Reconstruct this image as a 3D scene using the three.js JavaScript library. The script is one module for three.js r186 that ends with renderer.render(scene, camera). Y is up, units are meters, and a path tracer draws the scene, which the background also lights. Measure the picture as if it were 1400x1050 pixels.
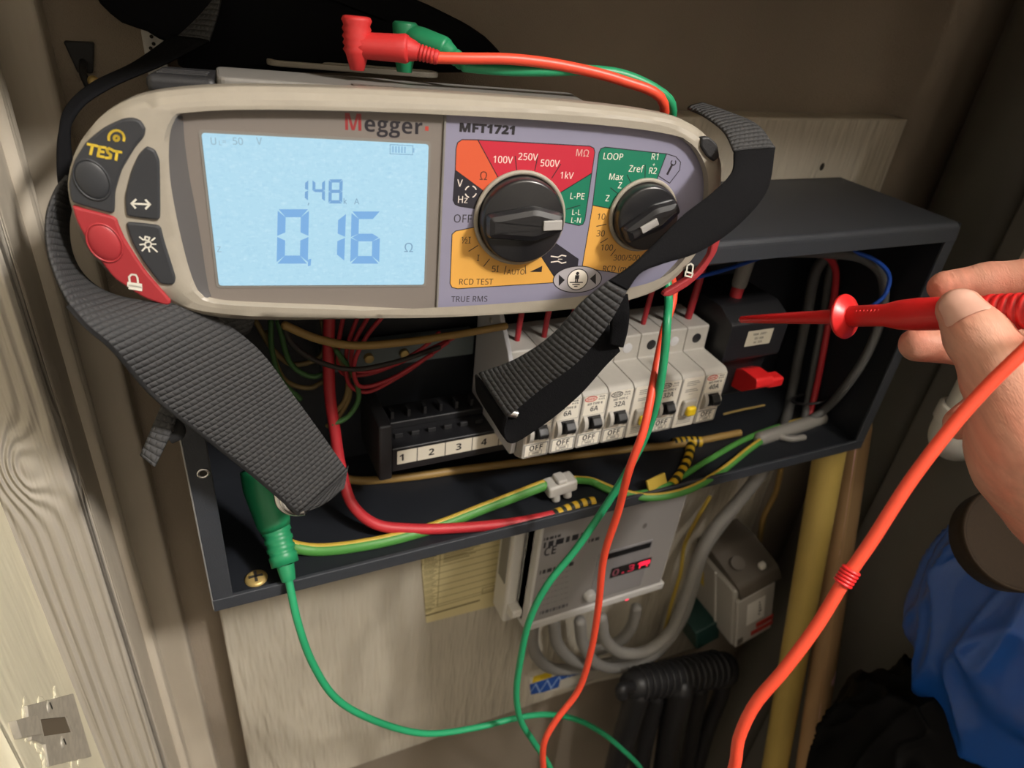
import * as THREE from 'three';
import { RoundedBoxGeometry } from 'three/addons/geometries/RoundedBoxGeometry.js';
import { mergeGeometries, mergeVertices, toCreasedNormals } from 'three/addons/utils/BufferGeometryUtils.js';
import { RectAreaLightUniformsLib } from 'three/addons/lights/RectAreaLightUniformsLib.js';
import { ImprovedNoise } from 'three/addons/math/ImprovedNoise.js';

// ---------------------------------------------------------------- camera, lamp, exposure
const scene = new THREE.Scene();
const FPX = 940, CAM = new THREE.Vector3(0.016, 0.30, 0.393);
// camera axes in the cupboard's own axes (x along the back wall, y up, z out of the wall)
const RIGHT = new THREE.Vector3(0.90820722, 0.09536839, 0.40751014);
const DOWN = new THREE.Vector3(-0.14306636, -0.84429071, 0.5164351);
const FWD = new THREE.Vector3(0.39330861, -0.52733108, -0.75314691);
const camera = new THREE.PerspectiveCamera(2 * Math.atan(525 / FPX) * 180 / Math.PI, 1400 / 1050, 0.02, 20);
camera.position.copy(CAM);
camera.quaternion.setFromRotationMatrix(new THREE.Matrix4().makeBasis(RIGHT, DOWN.clone().negate(), FWD.clone().negate()));
camera.focus = 0.295; camera.userData.fStop = 13;
scene.add(camera);
const renderer = new THREE.WebGLRenderer({ antialias: true });
renderer.toneMapping = THREE.LinearToneMapping;
renderer.toneMappingExposure = 1.0;
renderer.shadowMap.enabled = true;
scene.background = new THREE.Color(0x000000);
const LAMP_POS = [0.645, 1.15, 1.05], LAMP_CD = 8.4, LAMP_COLOUR = new THREE.Color().setRGB(1, 0.945, 0.88);
const SCREEN_GLOW = 1.0;

// ---------------------------------------------------------------- helpers
const V = (x, y, z) => new THREE.Vector3(x, y, z);
function rayOf(u, v) { return V(0, 0, 0).addScaledVector(RIGHT, u - 700).addScaledVector(DOWN, v - 525).addScaledVector(FWD, FPX); }
const P = (u, v, d) => CAM.clone().addScaledVector(rayOf(u, v), d / FPX);                       // measured spot at a distance d
const PZ = (u, v, z) => { const r = rayOf(u, v); return CAM.clone().addScaledVector(r, (z - CAM.z) / r.z); };   // measured spot on a plane parallel to the wall
const PY = (u, v, y) => { const r = rayOf(u, v); return CAM.clone().addScaledVector(r, (y - CAM.y) / r.y); };
const PX = (u, v, x) => { const r = rayOf(u, v); return CAM.clone().addScaledVector(r, (x - CAM.x) / r.x); };
let seed = 12345;
const rnd = () => { seed = (seed * 1664525 + 1013904223) >>> 0; return seed / 4294967296; };
const noise = new ImprovedNoise();
const N3 = (x, y, z) => noise.noise(x, y, z);
const used = {};
function numbered(n) { if (!used[n]) { used[n] = 1; return n; } return n + '_' + String(used[n]++).padStart(3, '0'); }
function tag(o, label, category, group, kind) {
  if (label) o.userData.label = label; if (category) o.userData.category = category;
  if (group) o.userData.group = group; if (kind) o.userData.kind = kind; return o;
}
function mesh(name, geo, mat, parent = scene) {
  if (Array.isArray(geo)) geo = mergeGeometries(geo.map((g) => { const h = g.index ? g.toNonIndexed() : g; for (const k of Object.keys(h.attributes)) if (!['position', 'normal', 'uv'].includes(k)) h.deleteAttribute(k); return h; }));
  const m = new THREE.Mesh(geo, mat); m.name = parent === scene ? numbered(name) : name; m.castShadow = m.receiveShadow = true; parent.add(m); return m;
}
function thing(name, label, category, group, pos) {
  const g = new THREE.Group(); g.name = numbered(name); tag(g, label, category, group); scene.add(g);
  if (pos) g.position.copy(pos); return g;
}
function struct(name, geo, mat, parent = scene) { const m = mesh(name, geo, mat, parent); if (parent === scene) m.userData.kind = 'structure'; return m; }
function boxUV(g, s = 1) {   // uv in metres by the dominant normal
  if (g.index) g = g.toNonIndexed(); const p = g.attributes.position, n = g.attributes.normal, uv = new Float32Array(p.count * 2);
  for (let i = 0; i < p.count; i++) {
    const ax = Math.abs(n.getX(i)), ay = Math.abs(n.getY(i)), az = Math.abs(n.getZ(i)), x = p.getX(i), y = p.getY(i), z = p.getZ(i);
    if (az >= ax && az >= ay) { uv[2 * i] = x * s; uv[2 * i + 1] = y * s; } else if (ax >= ay) { uv[2 * i] = z * s; uv[2 * i + 1] = y * s; } else { uv[2 * i] = x * s; uv[2 * i + 1] = z * s; }
  }
  g.setAttribute('uv', new THREE.BufferAttribute(uv, 2)); return g;
}
function bx(x0, x1, y0, y1, z0, z1, r = 0.0008) {   // rounded box between bounds
  const w = x1 - x0, h = y1 - y0, d = z1 - z0; r = Math.min(r, w / 2.01, h / 2.01, d / 2.01);
  const g = r > 0 ? new RoundedBoxGeometry(w, h, d, 2, r) : new THREE.BoxGeometry(w, h, d);
  g.translate((x0 + x1) / 2, (y0 + y1) / 2, (z0 + z1) / 2); return boxUV(g);
}
function cyl(a, b, r0, r1 = r0, seg = 20, open = false) {   // tapered rod from a to b
  const d = b.clone().sub(a), g = new THREE.CylinderGeometry(r1, r0, d.length(), seg, 1, open);
  g.applyQuaternion(new THREE.Quaternion().setFromUnitVectors(V(0, 1, 0), d.clone().normalize())); g.translate((a.x + b.x) / 2, (a.y + b.y) / 2, (a.z + b.z) / 2); return g;
}
function lathe(a, b, prof, seg = 24) {   // profile [[t along, radius]] swept around the axis a-b
  const d = b.clone().sub(a), L = d.length();
  const g = new THREE.LatheGeometry(prof.map(([t, r]) => new THREE.Vector2(Math.max(r, 1e-5), t * L)), seg);
  g.applyQuaternion(new THREE.Quaternion().setFromUnitVectors(V(0, 1, 0), d.normalize())); g.translate(a.x, a.y, a.z); return g;
}
function tube(pts, r, seg = 90, rs = 12) {
  const c = new THREE.CatmullRomCurve3(pts, false, 'centripetal');
  return new THREE.TubeGeometry(c, seg, r, rs, false);
}
function capEnds(pts, r) { return [pts[0], pts[pts.length - 1]].map((p) => new THREE.SphereGeometry(r * 0.999, 12, 8).translate(p.x, p.y, p.z)); }
const cableGeo = (pts, r, seg, rs) => [tube(pts, r, seg, rs), ...capEnds(pts, r)];
// earth wire: one tube split into a green and a yellow side
function stripedTube(pts, r, seg = 90) {
  const c = new THREE.CatmullRomCurve3(pts, false, 'centripetal'), g = new THREE.TubeGeometry(c, seg, r, 24, false);
  return g;
}
function ribbon(L, R, thick = 0.0016, seg = 80, cols = 6) {   // strap between two edge lines
  const cl = new THREE.CatmullRomCurve3(L, false, 'centripetal'), cr = new THREE.CatmullRomCurve3(R, false, 'centripetal');
  const pos = [], uv = [], idx = []; const A = [], B = [];
  for (let i = 0; i <= seg; i++) { A.push(cl.getPoint(i / seg)); B.push(cr.getPoint(i / seg)); }
  let s = 0; const row = (cols + 1) * 2;
  for (let i = 0; i <= seg; i++) {
    const a = A[i], b = B[i], i0 = Math.max(0, i - 1), i1 = Math.min(seg, i + 1);
    const t = A[i1].clone().add(B[i1]).sub(A[i0]).sub(B[i0]), w = b.clone().sub(a), n = t.cross(w).normalize();
    if (i) s += A[i].clone().add(B[i]).sub(A[i - 1]).sub(B[i - 1]).length() / 2;
    const wl = w.length();
    for (const sd of [1, -1]) for (let k = 0; k <= cols; k++) {
      const f = k / cols, q = a.clone().lerp(b, f).addScaledVector(n, sd * thick / 2 * (k === 0 || k === cols ? 0.55 : 1));
      pos.push(q.x, q.y, q.z); uv.push(f * wl, s);
    }
  }
  const q4 = (a, b, c, d) => idx.push(a, b, c, a, c, d);
  for (let i = 0; i < seg; i++) {
    const o = i * row, p = o + row, m = cols + 1;
    for (let k = 0; k < cols; k++) { q4(o + k, p + k, p + k + 1, o + k + 1); q4(o + m + k, o + m + k + 1, p + m + k + 1, p + m + k); }
    q4(o, o + m, p + m, p); q4(o + cols, p + cols, p + m + cols, o + m + cols);
  }
  for (const e of [0, seg]) { const o = e * row, m = cols + 1; for (let k = 0; k < cols; k++) e ? q4(o + k, o + m + k, o + m + k + 1, o + k + 1) : q4(o + k, o + k + 1, o + m + k + 1, o + m + k); }
  const g = new THREE.BufferGeometry(); g.setAttribute('position', new THREE.Float32BufferAttribute(pos, 3)); g.setAttribute('uv', new THREE.Float32BufferAttribute(uv, 2)); g.setIndex(idx); g.computeVertexNormals(); return g;
}
function shapeOf(pts) { const s = new THREE.Shape(); pts.forEach(([x, y], i) => (i ? s.lineTo(x, y) : s.moveTo(x, y))); s.closePath(); return s; }
function smoothLoop(pts, n = 120, tens = 0.5) {   // closed smooth outline through points
  const c = new THREE.CatmullRomCurve3(pts.map(([x, y]) => V(x, y, 0)), true, 'catmullrom', tens);
  return c.getSpacedPoints(n).slice(0, n).map((p) => [p.x, p.y]);
}
function roundPoly(pts, r, k = 5) {   // polygon with rounded corners
  const out = [], n = pts.length;
  for (let i = 0; i < n; i++) {
    const a = pts[(i + n - 1) % n], b = pts[i], c = pts[(i + 1) % n], rr = Array.isArray(r) ? r[i] : r;
    const la = Math.hypot(a[0] - b[0], a[1] - b[1]), lc = Math.hypot(c[0] - b[0], c[1] - b[1]), d = Math.min(rr, la * 0.48, lc * 0.48);
    const p = [b[0] + (a[0] - b[0]) / la * d, b[1] + (a[1] - b[1]) / la * d], q = [b[0] + (c[0] - b[0]) / lc * d, b[1] + (c[1] - b[1]) / lc * d];
    for (let j = 0; j <= k; j++) { const t = j / k, s = 1 - t; out.push([s * s * p[0] + 2 * s * t * b[0] + t * t * q[0], s * s * p[1] + 2 * s * t * b[1] + t * t * q[1]]); }
  }
  return out;
}
function prism(pts, z0, z1, bevel = 0.0006, uvs) {   // outline in x,y extruded from z0 to z1 with soft edges
  const g = new THREE.ExtrudeGeometry(shapeOf(pts), { depth: Math.max(1e-4, z1 - z0 - 2 * bevel), bevelEnabled: bevel > 0, bevelThickness: bevel, bevelSize: bevel, bevelOffset: -bevel, bevelSegments: 2, curveSegments: 6 });
  g.translate(0, 0, z0 + bevel); if (uvs) { const p = g.attributes.position, uv = g.attributes.uv; for (let i = 0; i < p.count; i++) uv.setXY(i, (p.getX(i) - uvs[0]) / (uvs[1] - uvs[0]), (p.getY(i) - uvs[2]) / (uvs[3] - uvs[2])); }
  return g;
}
function prismX(pts, x0, x1, bevel = 0.0005) {   // outline given as [z, y] extruded along x
  const g = prism(pts.map(([z, y]) => [-z, y]), 0, x1 - x0, bevel); g.rotateY(Math.PI / 2); g.translate(x0, 0, 0); return boxUV(g);
}
function flat(pts, z, uvs) {   // flat printed sheet
  const g = new THREE.ShapeGeometry(shapeOf(pts)); const p = g.attributes.position, uv = g.attributes.uv;
  for (let i = 0; i < p.count; i++) { uv.setXY(i, (p.getX(i) - uvs[0]) / (uvs[1] - uvs[0]), (p.getY(i) - uvs[2]) / (uvs[3] - uvs[2])); p.setZ(i, z); } return g;
}
function surfaceNet(f, lo, hi, h) {   // closed surface of f < 0
  const nx = Math.ceil((hi.x - lo.x) / h) + 1, ny = Math.ceil((hi.y - lo.y) / h) + 1, nz = Math.ceil((hi.z - lo.z) / h) + 1;
  const d = new Float32Array(nx * ny * nz), id = (i, j, k) => i + nx * (j + ny * k), vi = new Int32Array(nx * ny * nz).fill(-1), pos = [], idx = [], p = V(0, 0, 0);
  for (let k = 0; k < nz; k++) for (let j = 0; j < ny; j++) for (let i = 0; i < nx; i++) d[id(i, j, k)] = f(p.set(lo.x + i * h, lo.y + j * h, lo.z + k * h));
  for (let k = 0; k < nz - 1; k++) for (let j = 0; j < ny - 1; j++) for (let i = 0; i < nx - 1; i++) {
    let n = 0, sx = 0, sy = 0, sz = 0; const c = [];
    for (let q = 0; q < 8; q++) c.push(d[id(i + (q & 1), j + (q >> 1 & 1), k + (q >> 2))]);
    const pos8 = c.every((x) => x >= 0), neg8 = c.every((x) => x < 0); if (pos8 || neg8) continue;
    for (let a = 0; a < 8; a++) for (const bit of [1, 2, 4]) if (!(a & bit)) { const b = a | bit; if ((c[a] < 0) !== (c[b] < 0)) { const t = c[a] / (c[a] - c[b]); n++; sx += (a & 1) + (bit === 1 ? t : 0); sy += (a >> 1 & 1) + (bit === 2 ? t : 0); sz += (a >> 2) + (bit === 4 ? t : 0); } }
    vi[id(i, j, k)] = pos.length / 3; pos.push(lo.x + (i + sx / n) * h, lo.y + (j + sy / n) * h, lo.z + (k + sz / n) * h);
  }
  const q4 = (a, b, c, e, flip) => { if (a < 0 || b < 0 || c < 0 || e < 0) return; flip ? idx.push(a, c, b, a, e, c) : idx.push(a, b, c, a, c, e); };
  for (let k = 1; k < nz - 1; k++) for (let j = 1; j < ny - 1; j++) for (let i = 1; i < nx - 1; i++) {
    const s = d[id(i, j, k)] < 0;
    if (s !== d[id(i + 1, j, k)] < 0) q4(vi[id(i, j - 1, k - 1)], vi[id(i, j, k - 1)], vi[id(i, j, k)], vi[id(i, j - 1, k)], !s);
    if (s !== d[id(i, j + 1, k)] < 0) q4(vi[id(i - 1, j, k - 1)], vi[id(i - 1, j, k)], vi[id(i, j, k)], vi[id(i, j, k - 1)], !s);
    if (s !== d[id(i, j, k + 1)] < 0) q4(vi[id(i - 1, j - 1, k)], vi[id(i, j - 1, k)], vi[id(i, j, k)], vi[id(i - 1, j, k)], !s);
  }
  const g = new THREE.BufferGeometry(); g.setAttribute('position', new THREE.Float32BufferAttribute(pos, 3)); g.setIndex(idx); g.computeVertexNormals();
  g.setAttribute('uv', new THREE.Float32BufferAttribute(new Float32Array(pos.length / 3 * 2), 2)); return g;
}
const smin = (a, b, k) => { const h = Math.max(k - Math.abs(a - b), 0) / k; return Math.min(a, b) - h * h * k / 4; };
function capsule(p, a, b, ra, rb) { const pa = p.clone().sub(a), ba = b.clone().sub(a), t = Math.min(1, Math.max(0, pa.dot(ba) / ba.dot(ba))); return pa.addScaledVector(ba, -t).length() - (ra + (rb - ra) * t); }

// ---------------------------------------------------------------- textures and materials
function dataTex(n, fn, srgb, rep = 1) {   // fn(x, y) in 0..1 tileable -> [r,g,b] 0..255
  const a = new Uint8Array(n * n * 4);
  for (let j = 0; j < n; j++) for (let i = 0; i < n; i++) { const c = fn(i / n, j / n), o = (j * n + i) * 4; a[o] = c[0]; a[o + 1] = c[1]; a[o + 2] = c[2]; a[o + 3] = 255; }
  const t = new THREE.DataTexture(a, n, n); t.wrapS = t.wrapT = THREE.RepeatWrapping; t.magFilter = THREE.LinearFilter; t.minFilter = THREE.LinearMipmapLinearFilter; t.generateMipmaps = true;
  if (srgb) t.colorSpace = THREE.SRGBColorSpace; t.repeat.set(...(Array.isArray(rep) ? rep : [rep, rep])); t.needsUpdate = true; return t;
}
function tn(x, y, fx, fy, z = 0) {   // tileable noise, fx by fy cells
  const a = x * fx, b = y * fy, u = x, v = y;
  const n = (p, q) => N3(p, q, z + 3.7);
  return (n(a, b) * (1 - u) * (1 - v) + n(a - fx, b) * u * (1 - v) + n(a, b - fy) * (1 - u) * v + n(a - fx, b - fy) * u * v);
}
const clamp8 = (x) => Math.max(0, Math.min(255, x));
const fbm = (x, y, fx, fy, z) => tn(x, y, fx, fy, z) + 0.5 * tn(x, y, fx * 2, fy * 2, z + 9) + 0.25 * tn(x, y, fx * 4, fy * 4, z + 17);
function canvasTex(w, h, draw) { const c = document.createElement('canvas'); c.width = w; c.height = h; draw(c.getContext('2d'), w, h); const t = new THREE.CanvasTexture(c); t.colorSpace = THREE.SRGBColorSpace; t.anisotropy = 8; return t; }
const std = (o) => new THREE.MeshStandardMaterial(o), phys = (o) => new THREE.MeshPhysicalMaterial(o);
const rgb = (r, g, b) => new THREE.Color().setRGB(r, g, b);
const brushed = dataTex(512, (x, y) => { const v = 128 + 90 * fbm(x, y, 40, 5, 1) + 40 * tn(x, y, 120, 14, 4); return [clamp8(v), clamp8(v), clamp8(v)]; }, false, [3.2, 3.2]);   // brush marks running up the board
const mottle = (c, amp, f, rep, z = 0) => dataTex(256, (x, y) => { const v = 1 + amp * fbm(x, y, f, f, z); return c.map((k) => clamp8(k * v)); }, true, rep);
const grain = dataTex(512, (x, y) => {
  let w = 0.9 * tn(x, y, 6, 1.0, 5) + 0.35 * tn(x, y, 14, 3, 8); const dx = x - 0.42, dy = (y - 0.62) * 2.6, kn = Math.exp(-(dx * dx + dy * dy) * 60);
  const v = 128 + 62 * Math.sin(2 * Math.PI * (x * 13 + w * 1.3 + kn * 3.2)) + 40 * tn(x, y, 80, 6, 2); return [clamp8(v), clamp8(v), clamp8(v)];
}, false, [13, 2.6]); grain.offset.set(0.265, 0.386);
const fine = dataTex(256, (x, y) => { const v = 128 + 110 * tn(x, y, 64, 64, 2) + 40 * tn(x, y, 22, 22, 5); return [clamp8(v), clamp8(v), clamp8(v)]; }, false, 30);
const weave = dataTex(64, (x, y) => {   // ribbed webbing, two ribs and two stitches a tile
  const s = Math.abs(Math.sin(2 * Math.PI * y)), o = (Math.floor(y * 2) % 2) * 0.5, t = Math.abs(Math.sin(2 * Math.PI * (x + o * 0.5)));
  const v = 40 + 215 * Math.pow(s, 0.6) * (0.45 + 0.55 * Math.pow(t, 0.6)); return [clamp8(v), clamp8(v), clamp8(v)];
}, false, [200, 200]);
const M = {
  plaster: std({ map: mottle([150, 132, 108], 0.12, 6, 1.4), roughness: 0.9, bumpMap: fine, bumpScale: 0.0006 }),
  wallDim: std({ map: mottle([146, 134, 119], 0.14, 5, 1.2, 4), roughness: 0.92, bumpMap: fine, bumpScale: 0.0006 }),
  board: std({ map: mottle([192, 184, 168], 0.07, 7, 2.5, 2), roughness: 0.55, bumpMap: brushed, bumpScale: 0.004 }),
  gloss: std({ map: mottle([166, 159, 148], 0.05, 5, 3, 3), roughness: 0.42, bumpMap: grain, bumpScale: 0.002 }),
  glossPlain: std({ map: mottle([226, 219, 194], 0.05, 5, 4, 6), roughness: 0.4, bumpMap: brushed, bumpScale: 0.0008 }),
  trimDull: std({ map: mottle([190, 180, 164], 0.08, 5, 3, 8), roughness: 0.55, bumpMap: brushed, bumpScale: 0.0008 }),
  hall: std({ color: rgb(0.42, 0.395, 0.355), roughness: 0.9 }), ceiling: std({ color: rgb(0.7, 0.66, 0.58), roughness: 0.9 }),
  carpet: std({ map: mottle([52, 46, 42], 0.4, 40, 3), roughness: 1 }),
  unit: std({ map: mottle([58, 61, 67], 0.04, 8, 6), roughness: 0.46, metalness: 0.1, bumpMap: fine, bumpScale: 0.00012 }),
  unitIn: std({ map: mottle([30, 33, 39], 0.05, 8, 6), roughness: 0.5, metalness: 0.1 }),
  edge: std({ color: rgb(0.42, 0.42, 0.42), roughness: 0.4, metalness: 0.6 }),
  beige: std({ map: mottle([154, 147, 135], 0.02, 12, 20), roughness: 0.42, bumpMap: fine, bumpScale: 0.00004 }),
  caseDark: std({ color: rgb(0.018, 0.018, 0.02), roughness: 0.55, bumpMap: fine, bumpScale: 0.00012 }),
  caseGrey: std({ color: rgb(0.2, 0.19, 0.175), roughness: 0.5, bumpMap: fine, bumpScale: 0.00008 }),
  rubber: std({ color: rgb(0.032, 0.034, 0.039), roughness: 0.48 }),
  redKey: std({ color: rgb(0.34, 0.03, 0.036), roughness: 0.42 }),
  knob: phys({ color: rgb(0.012, 0.012, 0.014), roughness: 0.3, clearcoat: 0.3, clearcoatRoughness: 0.25 }),
  darkReflection: std({ color: rgb(0.09, 0.086, 0.088), roughness: 0.35 }),
  pointer: std({ color: rgb(0.36, 0.35, 0.34), roughness: 0.45 }), white: std({ color: rgb(0.68, 0.66, 0.62), roughness: 0.45 }), print: std({ color: rgb(0.72, 0.7, 0.62), roughness: 0.6 }), yellowPrint: std({ color: rgb(0.62, 0.45, 0.04), roughness: 0.6 }),
  webbing: phys({ color: rgb(0.048, 0.048, 0.05), roughness: 0.75, specularIntensity: 0.5, bumpMap: weave, bumpScale: 0.0008 }),
  pad: phys({ color: rgb(0.005, 0.005, 0.006), roughness: 0.95, specularIntensity: 0.15 }), shaded_lining: phys({ color: rgb(0.006, 0.006, 0.007), roughness: 0.9, specularIntensity: 0.2, bumpMap: fine, bumpScale: 0.0002 }),  // shade on the strap is put in as a near-black colour
  chrome: std({ color: rgb(0.7, 0.7, 0.7), roughness: 0.25, metalness: 1 }), brass: std({ color: rgb(0.5, 0.36, 0.13), roughness: 0.45, metalness: 0.45 }),
  steel: std({ map: mottle([186, 180, 168], 0.12, 8, 30), roughness: 0.38, metalness: 0.4 }), hole: std({ color: rgb(0.02, 0.017, 0.013), roughness: 0.9 }),
  redLead: std({ color: rgb(0.8, 0.075, 0.035), roughness: 0.42 }), redPlug: std({ color: rgb(0.6, 0.03, 0.03), roughness: 0.4, bumpMap: fine, bumpScale: 0.00006 }),
  greenLead: std({ color: rgb(0.02, 0.3, 0.13), roughness: 0.42 }), greenPlug: std({ color: rgb(0.016, 0.24, 0.1), roughness: 0.42 }),
  redProbe: phys({ color: rgb(0.74, 0.02, 0.022), roughness: 0.34, clearcoat: 0.2, clearcoatRoughness: 0.3 }),
  breaker: std({ map: mottle([176, 172, 165], 0.02, 10, 20, 2), roughness: 0.5 }), breakerSide: std({ color: rgb(0.55, 0.55, 0.57), roughness: 0.55 }), black: std({ color: rgb(0.012, 0.012, 0.014), roughness: 0.45 }), blackSoft: std({ color: rgb(0.018, 0.018, 0.02), roughness: 0.6 }),
  wireRed: std({ color: rgb(0.38, 0.02, 0.03), roughness: 0.5 }), wireThick: std({ color: rgb(0.5, 0.025, 0.035), roughness: 0.5 }), wireBlue: std({ color: rgb(0.01, 0.07, 0.42), roughness: 0.5 }), wireGrey: std({ color: rgb(0.1, 0.1, 0.1), roughness: 0.55 }), cableGrey: std({ color: rgb(0.24, 0.23, 0.215), roughness: 0.55 }), wireBlack: std({ color: rgb(0.03, 0.025, 0.022), roughness: 0.55 }),
  wireTan: std({ color: rgb(0.32, 0.2, 0.06), roughness: 0.5 }), wireGreenShaded: std({ color: rgb(0.05, 0.14, 0.04), roughness: 0.5 }), wireTanShaded: std({ color: rgb(0.2, 0.14, 0.05), roughness: 0.5 }), wireGreen: std({ color: rgb(0.07, 0.26, 0.05), roughness: 0.5 }), wireYellow: std({ color: rgb(0.5, 0.35, 0.05), roughness: 0.5 }),  // thin wires get darker copies, the dim box interior put into their colour
  nylon: phys({ color: rgb(0.55, 0.53, 0.5), roughness: 0.45, transmission: 0.15, thickness: 0.002 }),
  yellowButton: std({ color: rgb(0.85, 0.6, 0.02), roughness: 0.4 }),
  meter: std({ color: rgb(0.62, 0.61, 0.6), roughness: 0.45 }), meterClear: phys({ color: rgb(0.8, 0.8, 0.8), roughness: 0.12, transmission: 0.85, thickness: 0, ior: 1.45 }),
  led: std({ color: rgb(0.2, 0, 0), emissive: rgb(1, 0.02, 0.08), emissiveIntensity: 2.2 }),
  cutGrey: std({ color: rgb(0.42, 0.4, 0.37), roughness: 0.5 }), cutBrown: std({ color: rgb(0.09, 0.075, 0.06), roughness: 0.55 }), cutGreen: std({ color: rgb(0.012, 0.05, 0.045), roughness: 0.5 }), cutRed: std({ color: rgb(0.45, 0.03, 0.02), roughness: 0.5 }),
  pole: std({ map: mottle([192, 166, 90], 0.06, 6, 5), roughness: 0.5 }), wood: std({ map: dataTex(256, (x, y) => { const v = 1 + 0.22 * fbm(x, y, 14, 3, 3), s = fbm(x, y, 3, 5, 7) > 0.42 ? 1.5 : 1; return [clamp8(172 * v * s), clamp8(138 * v * s), clamp8(98 * v * s * s)]; }, true, [2, 1.2]), roughness: 0.65 }),
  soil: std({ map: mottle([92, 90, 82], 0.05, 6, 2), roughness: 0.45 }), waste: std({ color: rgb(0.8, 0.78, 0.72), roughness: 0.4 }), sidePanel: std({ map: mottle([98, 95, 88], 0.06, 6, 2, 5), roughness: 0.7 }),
  blueBag: phys({ color: rgb(0.01, 0.1, 0.46), roughness: 0.3, clearcoat: 0.8, clearcoatRoughness: 0.18 }), addedBlackBag: phys({ color: rgb(0.003, 0.003, 0.0035), roughness: 0.6, specularIntensity: 0.2 }), cardboard: std({ map: mottle([48, 34, 18], 0.12, 20, 8), roughness: 0.85 }),
};
// ---------------------------------------------------------------- the hall and the cupboard
{
  const FY = -1.1, CY = 1.5;
  struct('floor', bx(-1.3, 1.7, FY - 0.05, FY, -0.1, 2.5, 0), M.carpet);
  struct('ceiling', bx(-1.3, 1.7, CY, CY + 0.05, -0.1, 2.5, 0), M.ceiling);
  struct('wall_back', bx(-0.3, 1.0, FY, CY, -0.1, 0, 0), M.wallDim);
  struct('wall_left', bx(-1.3, -0.2, FY, CY, 0.0, 0.182, 0), M.hall);
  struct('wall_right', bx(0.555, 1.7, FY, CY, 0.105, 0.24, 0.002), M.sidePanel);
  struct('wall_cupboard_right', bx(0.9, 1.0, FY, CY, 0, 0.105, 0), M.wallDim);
  struct('trim_4', bx(-0.2, 0.555, 0.98, CY, 0.1, 0.2, 0.003), M.glossPlain);
  struct('added_trim_6', bx(-0.0465, 0.55, 0.362, 0.38, 0, 0.2, 0.002), M.glossPlain);   // unseen shelf added over the fuse box to shade the upper wall
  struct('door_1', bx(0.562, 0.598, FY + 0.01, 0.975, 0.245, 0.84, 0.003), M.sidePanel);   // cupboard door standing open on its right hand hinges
  struct('wall_hall_back', bx(-1.3, 1.7, FY, CY, 2.45, 2.55, 0), M.hall);
  struct('wall_hall_left', bx(-1.4, -1.3, FY, CY, 0, 2.5, 0), M.hall);
  struct('wall_hall_right', bx(1.7, 1.8, FY, CY, 0, 2.5, 0), M.hall);
  // left door frame, from the opening inwards: rebate, grained stop, batten on the wall
  struct('trim_1', bx(-0.2, -0.077, FY, CY, 0.085, 0.182, 0.004), M.glossPlain);
  struct('trim_2', bx(-0.16, -0.0474, FY, CY, 0.088, 0.1, 0.004), M.gloss);
  struct('trim_5', [bx(-0.16, -0.047, FY, CY, 0.0, 0.09, 0.002), boxUV(cyl(V(-0.047, FY, 0.05), V(-0.047, CY, 0.05), 0.006, 0.006, 16))], M.trimDull);
  struct('trim_3', bx(-0.06, -0.028, FY, CY, -0.002, 0.02, 0.003), M.trimDull);
  // ceiling lamp of the hall
  const lamp = thing('ceiling_lamp', 'round warm white globe lamp under the hall ceiling', 'lamp', null, V(...LAMP_POS));
  mesh('globe', new THREE.SphereGeometry(0.09, 32, 20), std({ color: rgb(0.8, 0.8, 0.8), emissive: LAMP_COLOUR, emissiveIntensity: 6 }), lamp);
  mesh('stem', cyl(V(0, 0.085, 0), V(0, CY - LAMP_POS[1], 0), 0.008), M.white, lamp);
  const pl = new THREE.PointLight(LAMP_COLOUR, LAMP_CD, 0, 2); pl.position.set(...LAMP_POS); pl.castShadow = true; pl.shadow.radius = 4; scene.add(pl);
}
// backing board
{
  const z = 0.02, r = PZ(1242, 163, z), l = PZ(312, 900, z).x;
  const t = thing('backing_board', 'cream painted board with brush marks fixed behind the dark metal box', 'board', null);
  const pts = [[l, r.y], [l, PZ(500, 1042, z).y], [r.x, PZ(715, 972, z).y], [r.x, r.y]];
  mesh('panel', boxUV(prism(pts, 0, z, 0.0015)), M.board, t);
  const s = (u, v) => { const p = PZ(u, v, z); return new THREE.SphereGeometry(0.0022, 10, 8).scale(1, 1.3, 0.3).translate(p.x, p.y, z); };
  mesh('nail_hole', s(1124, 228), M.hole, t);
}
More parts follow.
